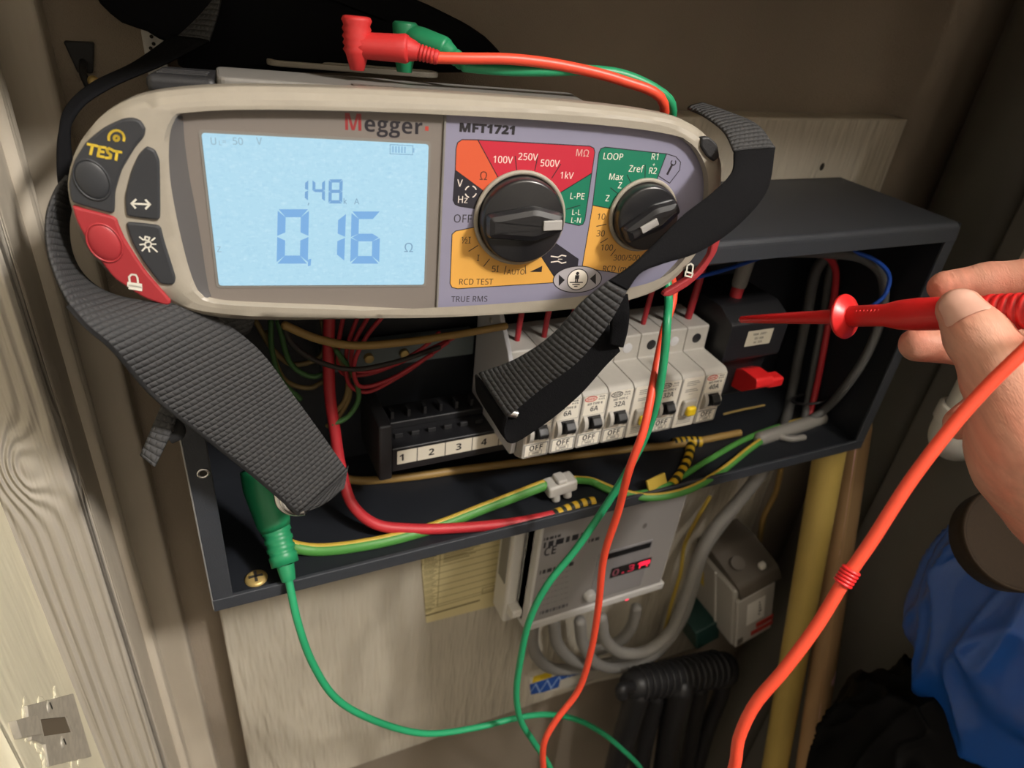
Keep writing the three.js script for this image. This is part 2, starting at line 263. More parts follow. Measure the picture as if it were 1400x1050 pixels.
// strike plate on the rebate
{
  const X0 = -0.0768, q = (u, v) => { const p = PX(u, v, X0); return [p.z, p.y]; };
  const t = thing('strike_plate', 'brushed steel strike plate in the peeling cream door frame, lower left', 'strike plate');
  const out = [q(32, 967), q(96, 950), q(121, 1035), q(62, 1048), q(57, 1018), q(38, 1012), q(35, 990)];
  const hole = [q(50, 985), q(87, 981), q(95, 1002), q(55, 1008)];
  const toX = (pts, th, hol) => { const sh = shapeOf(pts.map(([zz, y]) => [-zz, y])); if (hol) sh.holes.push(new THREE.Path(hol.map(([zz, y]) => new THREE.Vector2(-zz, y)))); const g = new THREE.ExtrudeGeometry(sh, { depth: th, bevelEnabled: true, bevelThickness: 0.0003, bevelSize: 0.0003, bevelSegments: 1 }); g.rotateY(Math.PI / 2); g.translate(X0, 0, 0); return boxUV(g); };
  mesh('plate', toX(out, 0.0012, hole), M.steel, t);
  mesh('latch_hole', toX(hole, 0.0003), std({ color: rgb(0.13, 0.1, 0.065), roughness: 0.8 }), t);
  mesh('lip', toX([q(12, 988), q(42, 980), q(50, 1006), q(20, 1010)], 0.0022), M.steel, t);
  for (const [u, v] of [[66, 966], [85, 1015]]) {
    const p = PX(u, v, X0 + 0.0014), s = mesh('screw', lathe(p, p.clone().add(V(0.001, 0, 0)), [[-0.5, 0], [-0.5, 0.0032], [0.4, 0.003], [1, 0.002], [1, 0]], 16), M.steel, t);
    mesh('slot', bx(p.x + 0.0008, p.x + 0.0013, p.y - 0.0022, p.y + 0.0022, p.z - 0.0004, p.z + 0.0004, 0), M.hole, s);
  }
  // paint curling round the plate, a flake at a time
  const fl = [];
  for (let i = 0; i < 26; i++) { const k = i % out.length, a = out[k], b = out[(k + 1) % out.length], f = rnd(); const g = new THREE.IcosahedronGeometry(0.0016 + rnd() * 0.0022, 0); g.scale(0.25, 0.9 + rnd(), 0.8); g.rotateX(rnd() * 3); g.translate(X0, a[1] + (b[1] - a[1]) * f + (rnd() - 0.5) * 0.004, a[0] + (b[0] - a[0]) * f + (rnd() - 0.5) * 0.004); fl.push(boxUV(g)); }
  const pf = mesh('paint_flakes', fl, M.glossPlain, t); pf.userData.kind = 'stuff';
}
// small things on the wall above
{
  const a = PZ(192, 40, 0.012), b = PZ(214, 112, 0.012);
  const t = thing('wall_socket', 'small white socket plate peeping out behind the strap, upper left', 'socket');
  mesh('plate', bx(a.x, b.x + 0.006, b.y, a.y, 0, 0.012, 0.001), M.white, t);
  for (const [u, v] of [[207, 50], [210, 60], [206, 66]]) { const p = PZ(u, v, 0.0124); mesh('hole', new THREE.SphereGeometry(0.0008, 8, 6).scale(1, 1, 0.3).translate(p.x, p.y, p.z), M.hole, t); }
  const h = thing('wall_hook', 'small dark metal hook with a brass tip on the brown wall', 'hook');
  const c = PZ(110, 72, 0.006);
  mesh('plate', prism(roundPoly([[c.x - 0.006, c.y + 0.004], [c.x + 0.006, c.y + 0.004], [c.x + 0.003, c.y - 0.009], [c.x - 0.003, c.y - 0.009]], 0.001), 0, 0.004), M.blackSoft, h);
  mesh('arm', tube([V(c.x, c.y - 0.004, 0.003), V(c.x, c.y - 0.008, 0.014), V(c.x + 0.002, c.y - 0.013, 0.018), V(c.x + 0.004, c.y - 0.009, 0.022)], 0.0016, 20, 8), M.blackSoft, h);
  mesh('tip', new THREE.SphereGeometry(0.0024, 12, 8).translate(c.x + 0.004, c.y - 0.009, 0.022), M.brass, h);
}
// ---------------------------------------------------------------- the metal box
const BX1 = 0.4705, BY1 = 0.181, BZ0 = 0.0205, BZ1 = 0.123, ST = 0.0016;
{
  const t = thing('consumer_unit', 'dark blue grey metal fuse box with its cover off on the cream board', 'fuse box');
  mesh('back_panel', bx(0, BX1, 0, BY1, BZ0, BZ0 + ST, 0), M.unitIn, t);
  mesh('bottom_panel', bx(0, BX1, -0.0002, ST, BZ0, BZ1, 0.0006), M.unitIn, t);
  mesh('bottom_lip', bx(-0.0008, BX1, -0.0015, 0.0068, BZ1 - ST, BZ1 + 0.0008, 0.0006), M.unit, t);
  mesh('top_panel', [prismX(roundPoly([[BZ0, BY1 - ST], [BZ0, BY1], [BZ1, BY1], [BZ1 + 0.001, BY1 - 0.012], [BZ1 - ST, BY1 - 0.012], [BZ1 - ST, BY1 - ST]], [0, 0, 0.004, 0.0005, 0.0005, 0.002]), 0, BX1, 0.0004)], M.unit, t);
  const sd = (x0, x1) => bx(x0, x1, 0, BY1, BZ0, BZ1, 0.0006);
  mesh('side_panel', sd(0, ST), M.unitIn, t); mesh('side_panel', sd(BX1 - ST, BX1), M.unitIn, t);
  const fl = PZ(318, 810, BZ1).x;
  const f = mesh('flange', bx(-0.0006, fl, 0.006, BY1 - 0.011, BZ1 - ST, BZ1 + 0.0004, 0.0006), M.unit, t);
  const sp = PZ(278, 647, BZ1 + 0.0006); mesh('screw_hole', [new THREE.TorusGeometry(0.0022, 0.0007, 8, 20).translate(sp.x, sp.y, sp.z)], M.chrome, f);
  mesh('screw_hole', new THREE.CylinderGeometry(0.002, 0.002, 0.0006, 16).rotateX(Math.PI / 2).translate(sp.x, sp.y, sp.z - 0.0003), M.hole, f);
  mesh('flange', bx(BX1 - 0.009, BX1 + 0.0006, 0.006, BY1 - 0.011, BZ1 - ST, BZ1 + 0.0004, 0.0006), M.unit, t);
  mesh('worn_edge', bx(-0.0011, -0.0004, 0.0, BY1 - 0.012, BZ1 - 0.001, BZ1 + 0.0006, 0.0002), M.edge, t);
  const b = PY(350, 790, 0.0022), sc = mesh('mounting_screw', lathe(b.clone().add(V(0, -0.002, 0)), b.clone().add(V(0, 0.0014, 0)), [[0, 0], [0, 0.0058], [0.55, 0.006], [0.85, 0.0046], [1, 0.002], [1, 0]], 28), M.brass, t); tag(sc, 'brass cross head screw');
  for (const [w, d] of [[0.0036, 0.0007], [0.0007, 0.0036]]) mesh('cross_slot', bx(b.x - w, b.x + w, b.y + 0.0008, b.y + 0.0017, b.z - d, b.z + d, 0), M.hole, sc);
}
// earth bar along the back
{
  const a = PZ(480, 520, 0.035), b = PZ(690, 470, 0.035);
  const t = thing('earth_bar', 'blue grey terminal bar at the back of the fuse box above the number strip', 'terminal bar');
  const yb = 0.078, x0 = 0.075, x1 = 0.172;
  mesh('bar', bx(x0, x1, yb, yb + 0.016, 0.026, 0.036, 0.001), std({ color: rgb(0.13, 0.16, 0.17), roughness: 0.5 }), t);
  for (let i = 0; i < 3; i++) { const x = x0 + 0.006 + i * 0.022; mesh('screw', lathe(V(x, yb + 0.008, 0.035), V(x, yb + 0.008, 0.039), [[0, 0.003], [0.8, 0.003], [1, 0.0024], [1, 0]], 14), M.brass, t); }
}
// empty ways with a number strip
{
  const t = thing('numbered_trough', 'black empty busbar trough with white number strip 1 to 5', 'busbar');
  const z1 = 0.08, x0 = PZ(536, 618, z1).x, x1 = 0.193, y0 = 0.033, y1 = 0.048;
  mesh('trough', [bx(x0, x1, 0.03, 0.0475, 0.045, z1 - 0.0004, 0.001), bx(x0, x1, 0.047, 0.052, 0.04, 0.06, 0.001)], M.black, t);
  mesh('end_cap', bx(x0 - 0.008, x0, 0.026, 0.066, 0.035, z1 + 0.001, 0.0015), M.blackSoft, t);
  const sx0 = PZ(543, 620, z1).x, sy1 = 0.0458, sy0 = 0.0358, cuts = [570.5, 608.7, 645, 680.5].map((u) => PZ(u, 612, z1).x);
  const tex = canvasTex(1024, 128, (g, w, h) => {
    g.fillStyle = '#d9d2c2'; g.fillRect(0, 0, w, h); g.fillStyle = '#1a1a1a'; const X = (x) => (x - sx0) / (x1 - sx0) * w;
    cuts.forEach((c) => g.fillRect(X(c) - 3, 0, 6, h)); g.font = 'bold 88px sans-serif'; g.textAlign = 'center'; const e = [sx0, ...cuts, x1];
    [550, 590, 627, 661, 690].forEach((u, i) => g.fillText(String(i + 1), X(PZ(u, 612, z1).x), 98));
  });
  mesh('number_strip', flat([[sx0, sy0], [x1, sy0], [x1, sy1], [sx0, sy1]], z1 + 0.0002, [sx0, x1, sy0, sy1]), std({ map: tex, roughness: 0.6 }), t);
  for (let i = 0; i < 7; i++) { const x = x0 + 0.006 + i * 0.0105; mesh('contact', [bx(x, x + 0.002, 0.0515, 0.057, 0.05, 0.056, 0.0003), bx(x - 0.0015, x + 0.0035, 0.0475, 0.0505, 0.068, 0.07, 0.0003)], M.blackSoft, t); }
}
// circuit breakers
{
  const X0 = 0.1745, PT = 0.018, ZF = 0.112, YB = 0.0488, YS = 0.0885, YT = 0.1065;
  const face = (kind) => canvasTex(256, 560, (g, w, h) => {
    g.fillStyle = '#e6e0d4'; g.fillRect(0, 0, w, h); g.textAlign = 'center'; g.fillStyle = '#222';
    const rcbo = kind === '32A'; const blank = kind === 'test';
    if (!rcbo && !blank) { g.fillStyle = '#efe9dc'; g.fillRect(8, 8, w - 16, 205); g.strokeStyle = '#777'; g.lineWidth = 3; g.strokeRect(8, 8, w - 16, 205); }
    if (!blank) {
      g.strokeStyle = rcbo ? '#222' : '#c5281f'; g.lineWidth = 9; g.beginPath(); g.ellipse(76, 40, 62, 26, 0, 0, 7); g.stroke(); g.fillStyle = g.strokeStyle; g.font = 'bold 38px sans-serif'; g.fillText('MEM', 76, 53);
      g.fillStyle = '#333'; g.font = 'bold 24px sans-serif'; g.fillText('Made', 196, 36); g.fillText('in U.K.', 196, 62);
      g.font = 'bold 34px sans-serif'; g.fillText(rcbo ? 'M9 TYPE C' : 'M9 TYPE B', 128, 106); g.font = 'bold 74px sans-serif'; g.fillText(rcbo ? '32A' : kind, 128, 174);
    } else { g.fillStyle = '#555'; for (const y of [40, 60, 80, 130, 150]) g.fillRect(50, y, 160 - (y % 3) * 20, 6); g.fillText('IΔn=30mA', 128, 190); }
    if (blank) { g.fillStyle = '#777'; for (const y of [455, 475, 495, 515]) g.fillRect(40, y, 176, 6); } else {
      g.fillStyle = '#efe9dc'; g.fillRect(8, 420, w - 16, 132); g.strokeStyle = '#777'; g.strokeRect(8, 420, w - 16, 132);
      g.fillStyle = '#1c1c1c'; g.font = 'bold 80px sans-serif'; g.fillText('OFF', 128, 490); g.font = 'bold 28px sans-serif'; g.strokeStyle = '#333'; g.lineWidth = 4; g.strokeRect(62, 500, 132, 40); g.fillText(rcbo ? '6000' : '16000', 128, 531);
    }
  });
  const fm = {}; for (const k of ['6A', '32A', '40A', 'test']) fm[k] = std({ map: face(k), roughness: 0.55 });
  const prof = roundPoly([[0.045, YB - 0.004], [0.045, YT - 0.004], [0.052, YT], [0.085, YT], [0.0855, YS + 0.001], [0.109, YS], [ZF, YS - 0.003], [ZF, YB], [0.104, YB - 0.004]], [0.001, 0.001, 0.001, 0.0015, 0.001, 0.003, 0.0012, 0.001, 0.001], 3);
  const gap = 0.0004;
  function module(t, x0, kind) {
    const x1 = x0 + PT - gap, xc = (x0 + x1) / 2, H = (f) => YB + (YS - 0.002 - YB) * (1 - f);   // f from the top of the front
    mesh('housing', prismX(prof, x0, x1), M.breaker, t);
    mesh('front_label', flat([[x0 + 0.0008, H(1)], [x1 - 0.0008, H(1)], [x1 - 0.0008, H(0)], [x0 + 0.0008, H(0)]], ZF + 0.0002, [x0 + 0.0008, x1 - 0.0008, H(1), H(0)]), fm[kind], t);
    mesh('terminal_screw', lathe(V(xc, YT - 0.0085, 0.0845), V(xc, YT - 0.0085, 0.0856), [[0, 0], [0, 0.0034], [1, 0.0034], [1, 0]], 16), kind === 'test' ? M.breakerSide : M.black, t);
    if (kind === 'test') {
      mesh('button_surround', bx(xc - 0.0055, xc + 0.0055, H(0.73), H(0.42), ZF, ZF + 0.003, 0.0012), M.breaker, t);
      const yb = mesh('test_button', bx(xc - 0.0035, xc + 0.0035, H(0.7), H(0.52), ZF + 0.0025, ZF + 0.0062, 0.0016), M.yellowButton, t); tag(yb, 'yellow test button');
    } else {
      mesh('toggle_well', bx(xc - 0.0036, xc + 0.0052, H(0.655), H(0.40), ZF, ZF + 0.0012, 0.0004), M.black, t);
      mesh('toggle', prismX(roundPoly([[ZF, H(0.58)], [ZF + 0.0052, H(0.58)], [ZF + 0.006, H(0.5)], [ZF + 0.003, H(0.41)], [ZF, H(0.41)]], 0.0008, 3), xc - 0.0016, xc + 0.0046), M.black, t);
      mesh('toggle_guard', [new THREE.CylinderGeometry(0.0062, 0.0062, 0.0016, 24, 1, false, 0, Math.PI * 2).rotateZ(Math.PI / 2).scale(1.6, 1, 0.8).translate(xc - 0.0055, H(0.54), ZF - 0.001), new THREE.CylinderGeometry(0.005, 0.005, 0.0016, 24).rotateZ(Math.PI / 2).scale(1, 1, 0.8).translate(xc + 0.0064, H(0.57), ZF - 0.0008)].map((g) => boxUV(g)), M.breaker, t);
    }
  }
  const list = [['6A', 'first white circuit breaker at the left end of the row, six amp, switched off', 0], ['6A', 'second white six amp circuit breaker, next to the leftmost one', 1], ['6A', 'third white six amp circuit breaker, left of the first thirty-two amp one', 2]];
  for (const [k, lab, i] of list) { const t = thing('circuit_breaker', lab, 'circuit breaker', 'circuit breakers in the fuse box row'); module(t, X0 + i * PT, k); }
  const rl = ['white double width breaker marked 32A, mostly behind the hanging red and green leads', 'white double width breaker marked 32A with the yellow test button'];
  [3, 5].forEach((i, j) => { const t = thing('circuit_breaker', rl[j], 'circuit breaker', 'circuit breakers in the fuse box row'); module(t, X0 + i * PT, '32A'); module(t, X0 + (i + 1) * PT, 'test'); });
  const t = thing('circuit_breaker', 'white forty amp circuit breaker at the right end beside the black main switch', 'circuit breaker', 'circuit breakers in the fuse box row'); module(t, X0 + 7 * PT, '40A');
  // side plate at the left of the row
  const e = thing('busbar_end_shield', 'grey plastic end shield left of the first circuit breaker', 'end shield');
  const pr = roundPoly([[0.04, 0.046], [0.04, 0.112], [0.052, 0.125], [0.07, 0.125], [0.086, 0.108], [0.1, 0.088], [0.106, 0.07], [0.104, 0.046]], 0.003, 3);
  mesh('plate', prismX(pr, X0 - 0.0035, X0 - 0.0006), M.breakerSide, e);
  mesh('rivet', new THREE.SphereGeometry(0.002, 12, 8).scale(0.4, 1, 1).translate(X0 - 0.0036, 0.115, 0.06), M.breaker, e);
}
// main switch
{
  const t = thing('main_switch', 'black main switch with a red lever right of the circuit breakers', 'switch');
  const x0 = 0.3225, x1 = 0.372;
  const pr = roundPoly([[0.04, 0.042], [0.04, 0.12], [0.085, 0.12], [0.1, 0.113], [0.1, 0.085], [0.09, 0.08], [0.09, 0.05], [0.08, 0.042]], 0.002, 3);
  mesh('body', prismX(pr, x0, x1), M.black, t);
  const tex = canvasTex(256, 128, (g, w, h) => { g.fillStyle = '#bdb6a4'; g.fillRect(0, 0, w, h); g.fillStyle = '#444'; g.font = 'bold 26px sans-serif'; g.textAlign = 'center'; g.fillText('100A  240V~', 128, 42); g.fillText('IEC 408', 128, 78); g.fillText('AC 22A', 128, 110); });
  const a = PZ(1018, 472, 0.1005), b = PZ(1059, 449, 0.1005);
  mesh('rating_label', flat([[a.x, 0.0955], [a.x + 0.022, 0.0955], [a.x + 0.022, 0.107], [a.x, 0.107]], 0.1004, [a.x, a.x + 0.022, 0.0955, 0.107]), std({ map: tex, roughness: 0.6 }), t);
  const c = PZ(1020, 518, 0.1), d = PZ(1076, 513, 0.112);
  const lv = mesh('lever', [prismX(roundPoly([[0.088, 0.056], [0.1, 0.058], [0.112, 0.068], [0.11, 0.074], [0.096, 0.074], [0.088, 0.07]], 0.002, 3), c.x - 0.001, c.x + 0.014), bx(c.x + 0.012, d.x + 0.002, 0.064, 0.0715, 0.1, 0.11, 0.002)], M.redProbe, t); tag(lv, 'red lever');
}
// ---------------------------------------------------------------- the tester
const TX = V(0.98563, -0.01295, 0.16843), TY = V(0.02382, 0.99775, -0.06266), TZ = V(-0.16724, 0.06577, 0.98372), TO = P(600, 290, 0.25136);
function onFace(u, v, z = 0) { const r = rayOf(u, v), o = TO.clone().addScaledVector(TZ, z), t = o.clone().sub(CAM).dot(TZ) / r.dot(TZ), q = CAM.clone().addScaledVector(r, t).sub(TO); return [q.dot(TX), q.dot(TY)]; }
function onTop(u, v, y) { const r = rayOf(u, v), o = TO.clone().addScaledVector(TY, y), t = o.clone().sub(CAM).dot(TY) / r.dot(TY), q = CAM.clone().addScaledVector(r, t).sub(TO); return [q.dot(TX), q.dot(TZ)]; }
const tw = (x, y, z) => TO.clone().addScaledVector(TX, x).addScaledVector(TY, y).addScaledVector(TZ, z);
{
  const t = thing('multifunction_tester', 'beige and black handheld electrical tester with lit blue display standing on the fuse box', 'tester');
  t.position.copy(TO); t.quaternion.setFromRotationMatrix(new THREE.Matrix4().makeBasis(TX, TY, TZ));
  const OUT = smoothLoop([[-0.1213, 0.0], [-0.1196, 0.0087], [-0.116, 0.0165], [-0.1113, 0.0232], [-0.1046, 0.0299], [-0.0959, 0.0346], [-0.0833, 0.0376], [-0.0641, 0.0399], [-0.0305, 0.0416], [0.0032, 0.0423], [0.0398, 0.0424], [0.068, 0.0417], [0.0861, 0.0403], [0.0972, 0.0380], [0.1075, 0.0325], [0.1145, 0.0235], [0.1172, 0.012], [0.117, 0.002], [0.1153, -0.0065], [0.1122, -0.0158], [0.1046, -0.0267], [0.0923, -0.0335], [0.0727, -0.0378], [0.0505, -0.0407], [0.0166, -0.043], [-0.0266, -0.0446], [-0.0664, -0.0443], [-0.0861, -0.0418], [-0.0987, -0.0373], [-0.1091, -0.0304], [-0.1156, -0.0225], [-0.1197, -0.0145]], 240);
  const OPEN = smoothLoop([[-0.0855, 0.0262], [-0.080, 0.0297], [-0.05, 0.0318], [-0.0014, 0.0335], [0.03, 0.0347], [0.055, 0.0348], [0.0743, 0.0342], [0.0863, 0.0325], [0.0986, 0.0268], [0.1062, 0.0171], [0.1088, 0.006], [0.1085, -0.005], [0.1058, -0.0143], [0.100, -0.0232], [0.092, -0.0302], [0.0758, -0.0362], [0.05, -0.0385], [0.0016, -0.0397], [-0.04, -0.0372], [-0.074, -0.0352], [-0.0835, -0.0325], [-0.0865, -0.0235], [-0.0882, -0.008], [-0.0888, 0.0075], [-0.0878, 0.0188]], 240, 0.4);
  const area2 = (p) => p.reduce((s, [x, y], i) => { const [a, b] = p[(i + 1) % p.length]; return s + x * b - a * y; }, 0);
  const cx = 0.01, cy = -0.002;
  const hitLoop = (loop, ang) => { const dx = Math.cos(ang), dy = Math.sin(ang); let best = 0; for (let i = 0; i < loop.length; i++) { const [ax, ay] = loop[i], [bx_, by] = loop[(i + 1) % loop.length], ex = bx_ - ax, ey = by - ay, den = dx * ey - dy * ex; if (Math.abs(den) < 1e-12) continue; const s = ((ax - cx) * ey - (ay - cy) * ex) / den, q = ((ax - cx) * dy - (ay - cy) * dx) / den; if (s > 0 && q >= -1e-6 && q <= 1 + 1e-6) best = Math.max(best, s); } return [cx + dx * best, cy + dy * best]; };
  OUT.forEach((p) => { if (p[1] > 0) p[1] *= 1 - 0.06 * Math.min(1, p[1] / 0.03); });
  const NA = 200, rings = [];
  const angs = Array.from({ length: NA }, (_, i) => { const p = OUT[Math.floor(i / NA * OUT.length)]; return Math.atan2(p[1] - cy, p[0] - cx); });
  const op = angs.map((a) => hitLoop(OPEN, a)), ou = angs.map((a) => hitLoop(OUT, a));
  const mix = (f) => op.map((p, i) => [p[0] + (ou[i][0] - p[0]) * f, p[1] + (ou[i][1] - p[1]) * f]);
  const inset = (d) => ou.map(([x, y], i) => { const [a, b] = ou[(i + NA - 1) % NA], [c, e] = ou[(i + 1) % NA]; let nx = e - b, ny = -(c - a); const l = Math.hypot(nx, ny) || 1; const sgn = area2(ou) > 0 ? -1 : 1; return [x + sgn * nx / l * d, y + sgn * ny / l * d]; });
  const loft = (list) => {   // list of [loop, z]
    const pos = [], idx = []; list.forEach(([lp, z]) => lp.forEach(([x, y]) => pos.push(x, y, z))); const ccw = area2(ou) > 0;
    for (let k = 0; k < list.length - 1; k++) for (let i = 0; i < NA; i++) { const a = k * NA + i, b = k * NA + (i + 1) % NA, c = a + NA, d = b + NA; ccw ? idx.push(a, c, b, b, c, d) : idx.push(a, b, c, b, d, c); }
    const g = new THREE.BufferGeometry(); g.setAttribute('position', new THREE.Float32BufferAttribute(pos, 3)); g.setIndex(idx); g.computeVertexNormals(); return boxUV(toCreasedNormals(g, 0.9));
  };
  mesh('bezel', loft([[op, -0.006], [op, -0.0012], [mix(0.06), -0.0002], [mix(0.25), 0], [mix(0.5), 0], [inset(0.0062), -0.0001], [inset(0.0036), -0.0012], [inset(0.0014), -0.0038], [inset(0.0003), -0.0075], [inset(0), -0.011], [inset(0), -0.016], [inset(0.001), -0.02], [inset(0.003), -0.022], [inset(0.02), -0.022]]), M.beige, t);
  mesh('seam', loft([[inset(0.0025), -0.0215], [inset(0.0025), -0.025], [inset(0.02), -0.025]]), M.caseDark, t);
  // case behind: dark sides, grey centre ridge
  const body = inset(0.005).map(([x, y]) => [Math.max(-0.112, Math.min(0.1, x)), Math.max(-0.0292, Math.min(y, 0.0345))]);
  const shr = (lp, k) => lp.map(([x, y]) => [cx + (x - cx) * k, cy + (y - cy) * k]);
  mesh('case', loft([[body, -0.024], [body, -0.05], [shr(body, 0.97), -0.07], [shr(body, 0.9), -0.08], [shr(body, 0.02), -0.08]]), M.caseDark, t);
  const tp = 0.0346;
  const rB = [onTop(255, 108, tp), onTop(330, 104, tp), onTop(760, 122, tp), onTop(650, 104, tp)];
  mesh('top_ridge', boxUV(prism(roundPoly([[-0.078, -0.062], [0.068, -0.062], [0.062, -0.0245], [-0.074, -0.0245]], 0.004), 0, 0.0035, 0.001).rotateX(Math.PI / 2).scale(1, 1, 1).translate(0, tp + 0.0035, 0).applyMatrix4(new THREE.Matrix4().set(1, 0, 0, 0, 0, 1, 0, 0, 0, 0, 1, 0, 0, 0, 0, 1))), M.caseGrey, t);
  const ridgeY = tp + 0.0036, sl = onTop(366, 84, ridgeY), sr = onTop(548, 86, ridgeY);
  // oval socket well
  const zc = sl[1] + 0.001, ov = []; const ox0 = sl[0], ox1 = sr[0] + 0.01, orr = 0.0072;
  for (let i = 0; i <= 16; i++) { const a = Math.PI / 2 + i / 16 * Math.PI; ov.push([ox0 + orr + Math.cos(a) * orr, Math.sin(a) * orr]); }
  for (let i = 0; i <= 16; i++) { const a = -Math.PI / 2 + i / 16 * Math.PI; ov.push([ox1 - orr + Math.cos(a) * orr, Math.sin(a) * orr]); }
  const sh = shapeOf(ov), ovi = ov.map(([x, y]) => [(x - (ox0 + ox1) / 2) * 0.955 + (ox0 + ox1) / 2, y * 0.72]); sh.holes.push(new THREE.Path(ovi.map(([x, y]) => new THREE.Vector2(x, y))));
  mesh('socket_rim', boxUV(new THREE.ExtrudeGeometry(sh, { depth: 0.0012, bevelEnabled: true, bevelThickness: 0.0006, bevelSize: 0.0004, bevelSegments: 2 }).rotateX(-Math.PI / 2).translate(0, ridgeY - 0.0005, zc)), M.beige, t);
  mesh('socket_well', boxUV(prism(ovi, 0, 0.0006, 0).rotateX(-Math.PI / 2).translate(0, ridgeY, zc)), M.caseDark, t);
  const lp0 = onTop(480, 103, tp + 0.0037), lp1 = onTop(682, 118, tp + 0.0037);
  mesh('grip_plate', bx(-0.097, -0.0745, 0.031, 0.0372, -0.058, -0.027, 0.0025), M.caseDark, t);
  for (let i = 0; i < 3; i++) mesh('grip_rib', bx(-0.094, -0.078, 0.037, 0.0379, -0.043 + i * 0.005, -0.0412 + i * 0.005, 0.0004), M.caseDark, t);
  const lt = canvasTex(512, 64, (g, w, h) => { g.fillStyle = '#6b655c'; g.fillRect(0, 0, w, h); g.strokeStyle = '#231f1c'; g.lineWidth = 6; g.strokeRect(4, 4, w - 8, h - 8); g.fillStyle = '#2a2622'; for (let i = 0; i < 18; i++) g.fillRect(30 + i * 25, 20 + (i % 3) * 4, 16, 22 - (i % 4) * 3); });
  { const g = new THREE.PlaneGeometry(0.058, 0.005); g.rotateX(-Math.PI / 2); g.translate(0.0, tp + 0.0037, -0.0288); mesh('warning_strip', g, std({ map: lt, roughness: 0.6 }), t); }
  // display side of the face
  const left = OPEN.filter(([x]) => x < 0.0018).sort((a, b) => Math.atan2(a[1], a[0] + 0.04) - Math.atan2(b[1], b[0] + 0.04));
  const clipL = [], clipR = [], XS = 0.0016;
  for (let i = 0; i < OPEN.length; i++) { const a = OPEN[i], b = OPEN[(i + 1) % OPEN.length], cross = () => { const f = (XS - a[0]) / (b[0] - a[0]); return [XS, a[1] + (b[1] - a[1]) * f]; }; if (a[0] <= XS) clipL.push(a); else clipR.push(a); if ((a[0] <= XS) !== (b[0] <= XS)) { const c = cross(); clipL.push(c); clipR.push(c); } }
  const dispTex = canvasTex(1024, 820, (g, w, h) => {
    const x0 = -0.09, x1 = XS, y0 = -0.041, y1 = 0.035; g.fillStyle = '#79726d'; g.fillRect(0, 0, w, h);
    const c = (x, y) => [(x - x0) / (x1 - x0) * w, (y1 - y) / (y1 - y0) * h]; g.textBaseline = 'alphabetic'; g.textAlign = 'left'; g.font = 'bold 82px sans-serif';
    const [mx, my] = c(...onFace(470, 180)); g.fillStyle = '#8f3134'; g.fillText('M', mx, my); const mw = g.measureText('M').width; g.fillStyle = '#24222a'; g.font = 'bold 76px sans-serif'; g.save(); g.translate(mx + mw, my); const want = c(...onFace(580, 180))[0] - mx - mw; g.scale(want / g.measureText('egger').width, 1); g.fillText('egger', 0, 0); g.restore();
    const [dx, dy] = c(...onFace(583, 181)); g.fillStyle = '#b0443c'; g.fillRect(dx, dy - 16, 14, 16);
  });
  mesh('display_surround', flat(clipL, -0.0035, [-0.09, XS, -0.041, 0.035]), std({ map: dispTex, roughness: 0.32 }), t);
  {
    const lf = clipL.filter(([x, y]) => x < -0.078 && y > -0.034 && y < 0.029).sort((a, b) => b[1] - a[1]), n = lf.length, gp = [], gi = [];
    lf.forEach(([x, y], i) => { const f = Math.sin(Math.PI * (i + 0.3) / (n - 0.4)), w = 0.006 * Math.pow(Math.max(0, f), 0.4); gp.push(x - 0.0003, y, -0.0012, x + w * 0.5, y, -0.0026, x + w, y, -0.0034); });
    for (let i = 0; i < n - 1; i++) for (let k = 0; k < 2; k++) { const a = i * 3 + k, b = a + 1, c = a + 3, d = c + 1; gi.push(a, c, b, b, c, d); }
    const g = new THREE.BufferGeometry(); g.setAttribute('position', new THREE.Float32BufferAttribute(gp, 3)); g.setIndex(gi); g.computeVertexNormals(); mesh('display_reflection', boxUV(g), M.darkReflection, t);  // dark reflection at the window edge, put in as a dark sloping band
  }
  const dz = -0.0031, L4 = [onFace(278, 183, dz), onFace(297, 391, dz), onFace(579, 389, dz), onFace(587, 196, dz)];
  const lx0 = (L4[0][0] + L4[1][0]) / 2, lx1 = (L4[2][0] + L4[3][0]) / 2, ly0 = (L4[1][1] + L4[2][1]) / 2, ly1 = (L4[0][1] + L4[3][1]) / 2;
  mesh('display_frame', prism(roundPoly([[lx0 - 0.0009, ly0 - 0.0009], [lx1 + 0.0009, ly0 - 0.0009], [lx1 + 0.0009, ly1 + 0.0009], [lx0 - 0.0009, ly1 + 0.0009]], 0.0015), -0.0036, -0.0033, 0), M.caseGrey, t);
  const lcd = canvasTex(1280, 900, (g, w, h) => {
    g.fillStyle = '#a6d2e6'; g.fillRect(0, 0, w, h);
    const gr = g.createLinearGradient(0, 0, w, 0); const c = (u, v) => { const [x, y] = onFace(260 + u / 3.281, 130 + v / 3.281, dz); return [(x - lx0) / (lx1 - lx0) * w, (ly1 - y) / (ly1 - ly0) * h]; };
    for (let i = 0; i < 2500; i++) { g.fillStyle = rnd() < 0.5 ? 'rgba(120,180,215,0.10)' : 'rgba(225,245,255,0.10)'; g.fillRect(rnd() * w, rnd() * h, 6 + rnd() * 26, 4 + rnd() * 14); }
    const poly = (pts, col) => { g.fillStyle = col; g.beginPath(); pts.forEach((p, i) => { const q = c(...p); i ? g.lineTo(...q) : g.moveTo(...q); }); g.closePath(); g.fill(); };
    const D = '#69a2d8', S = '#6298cb';
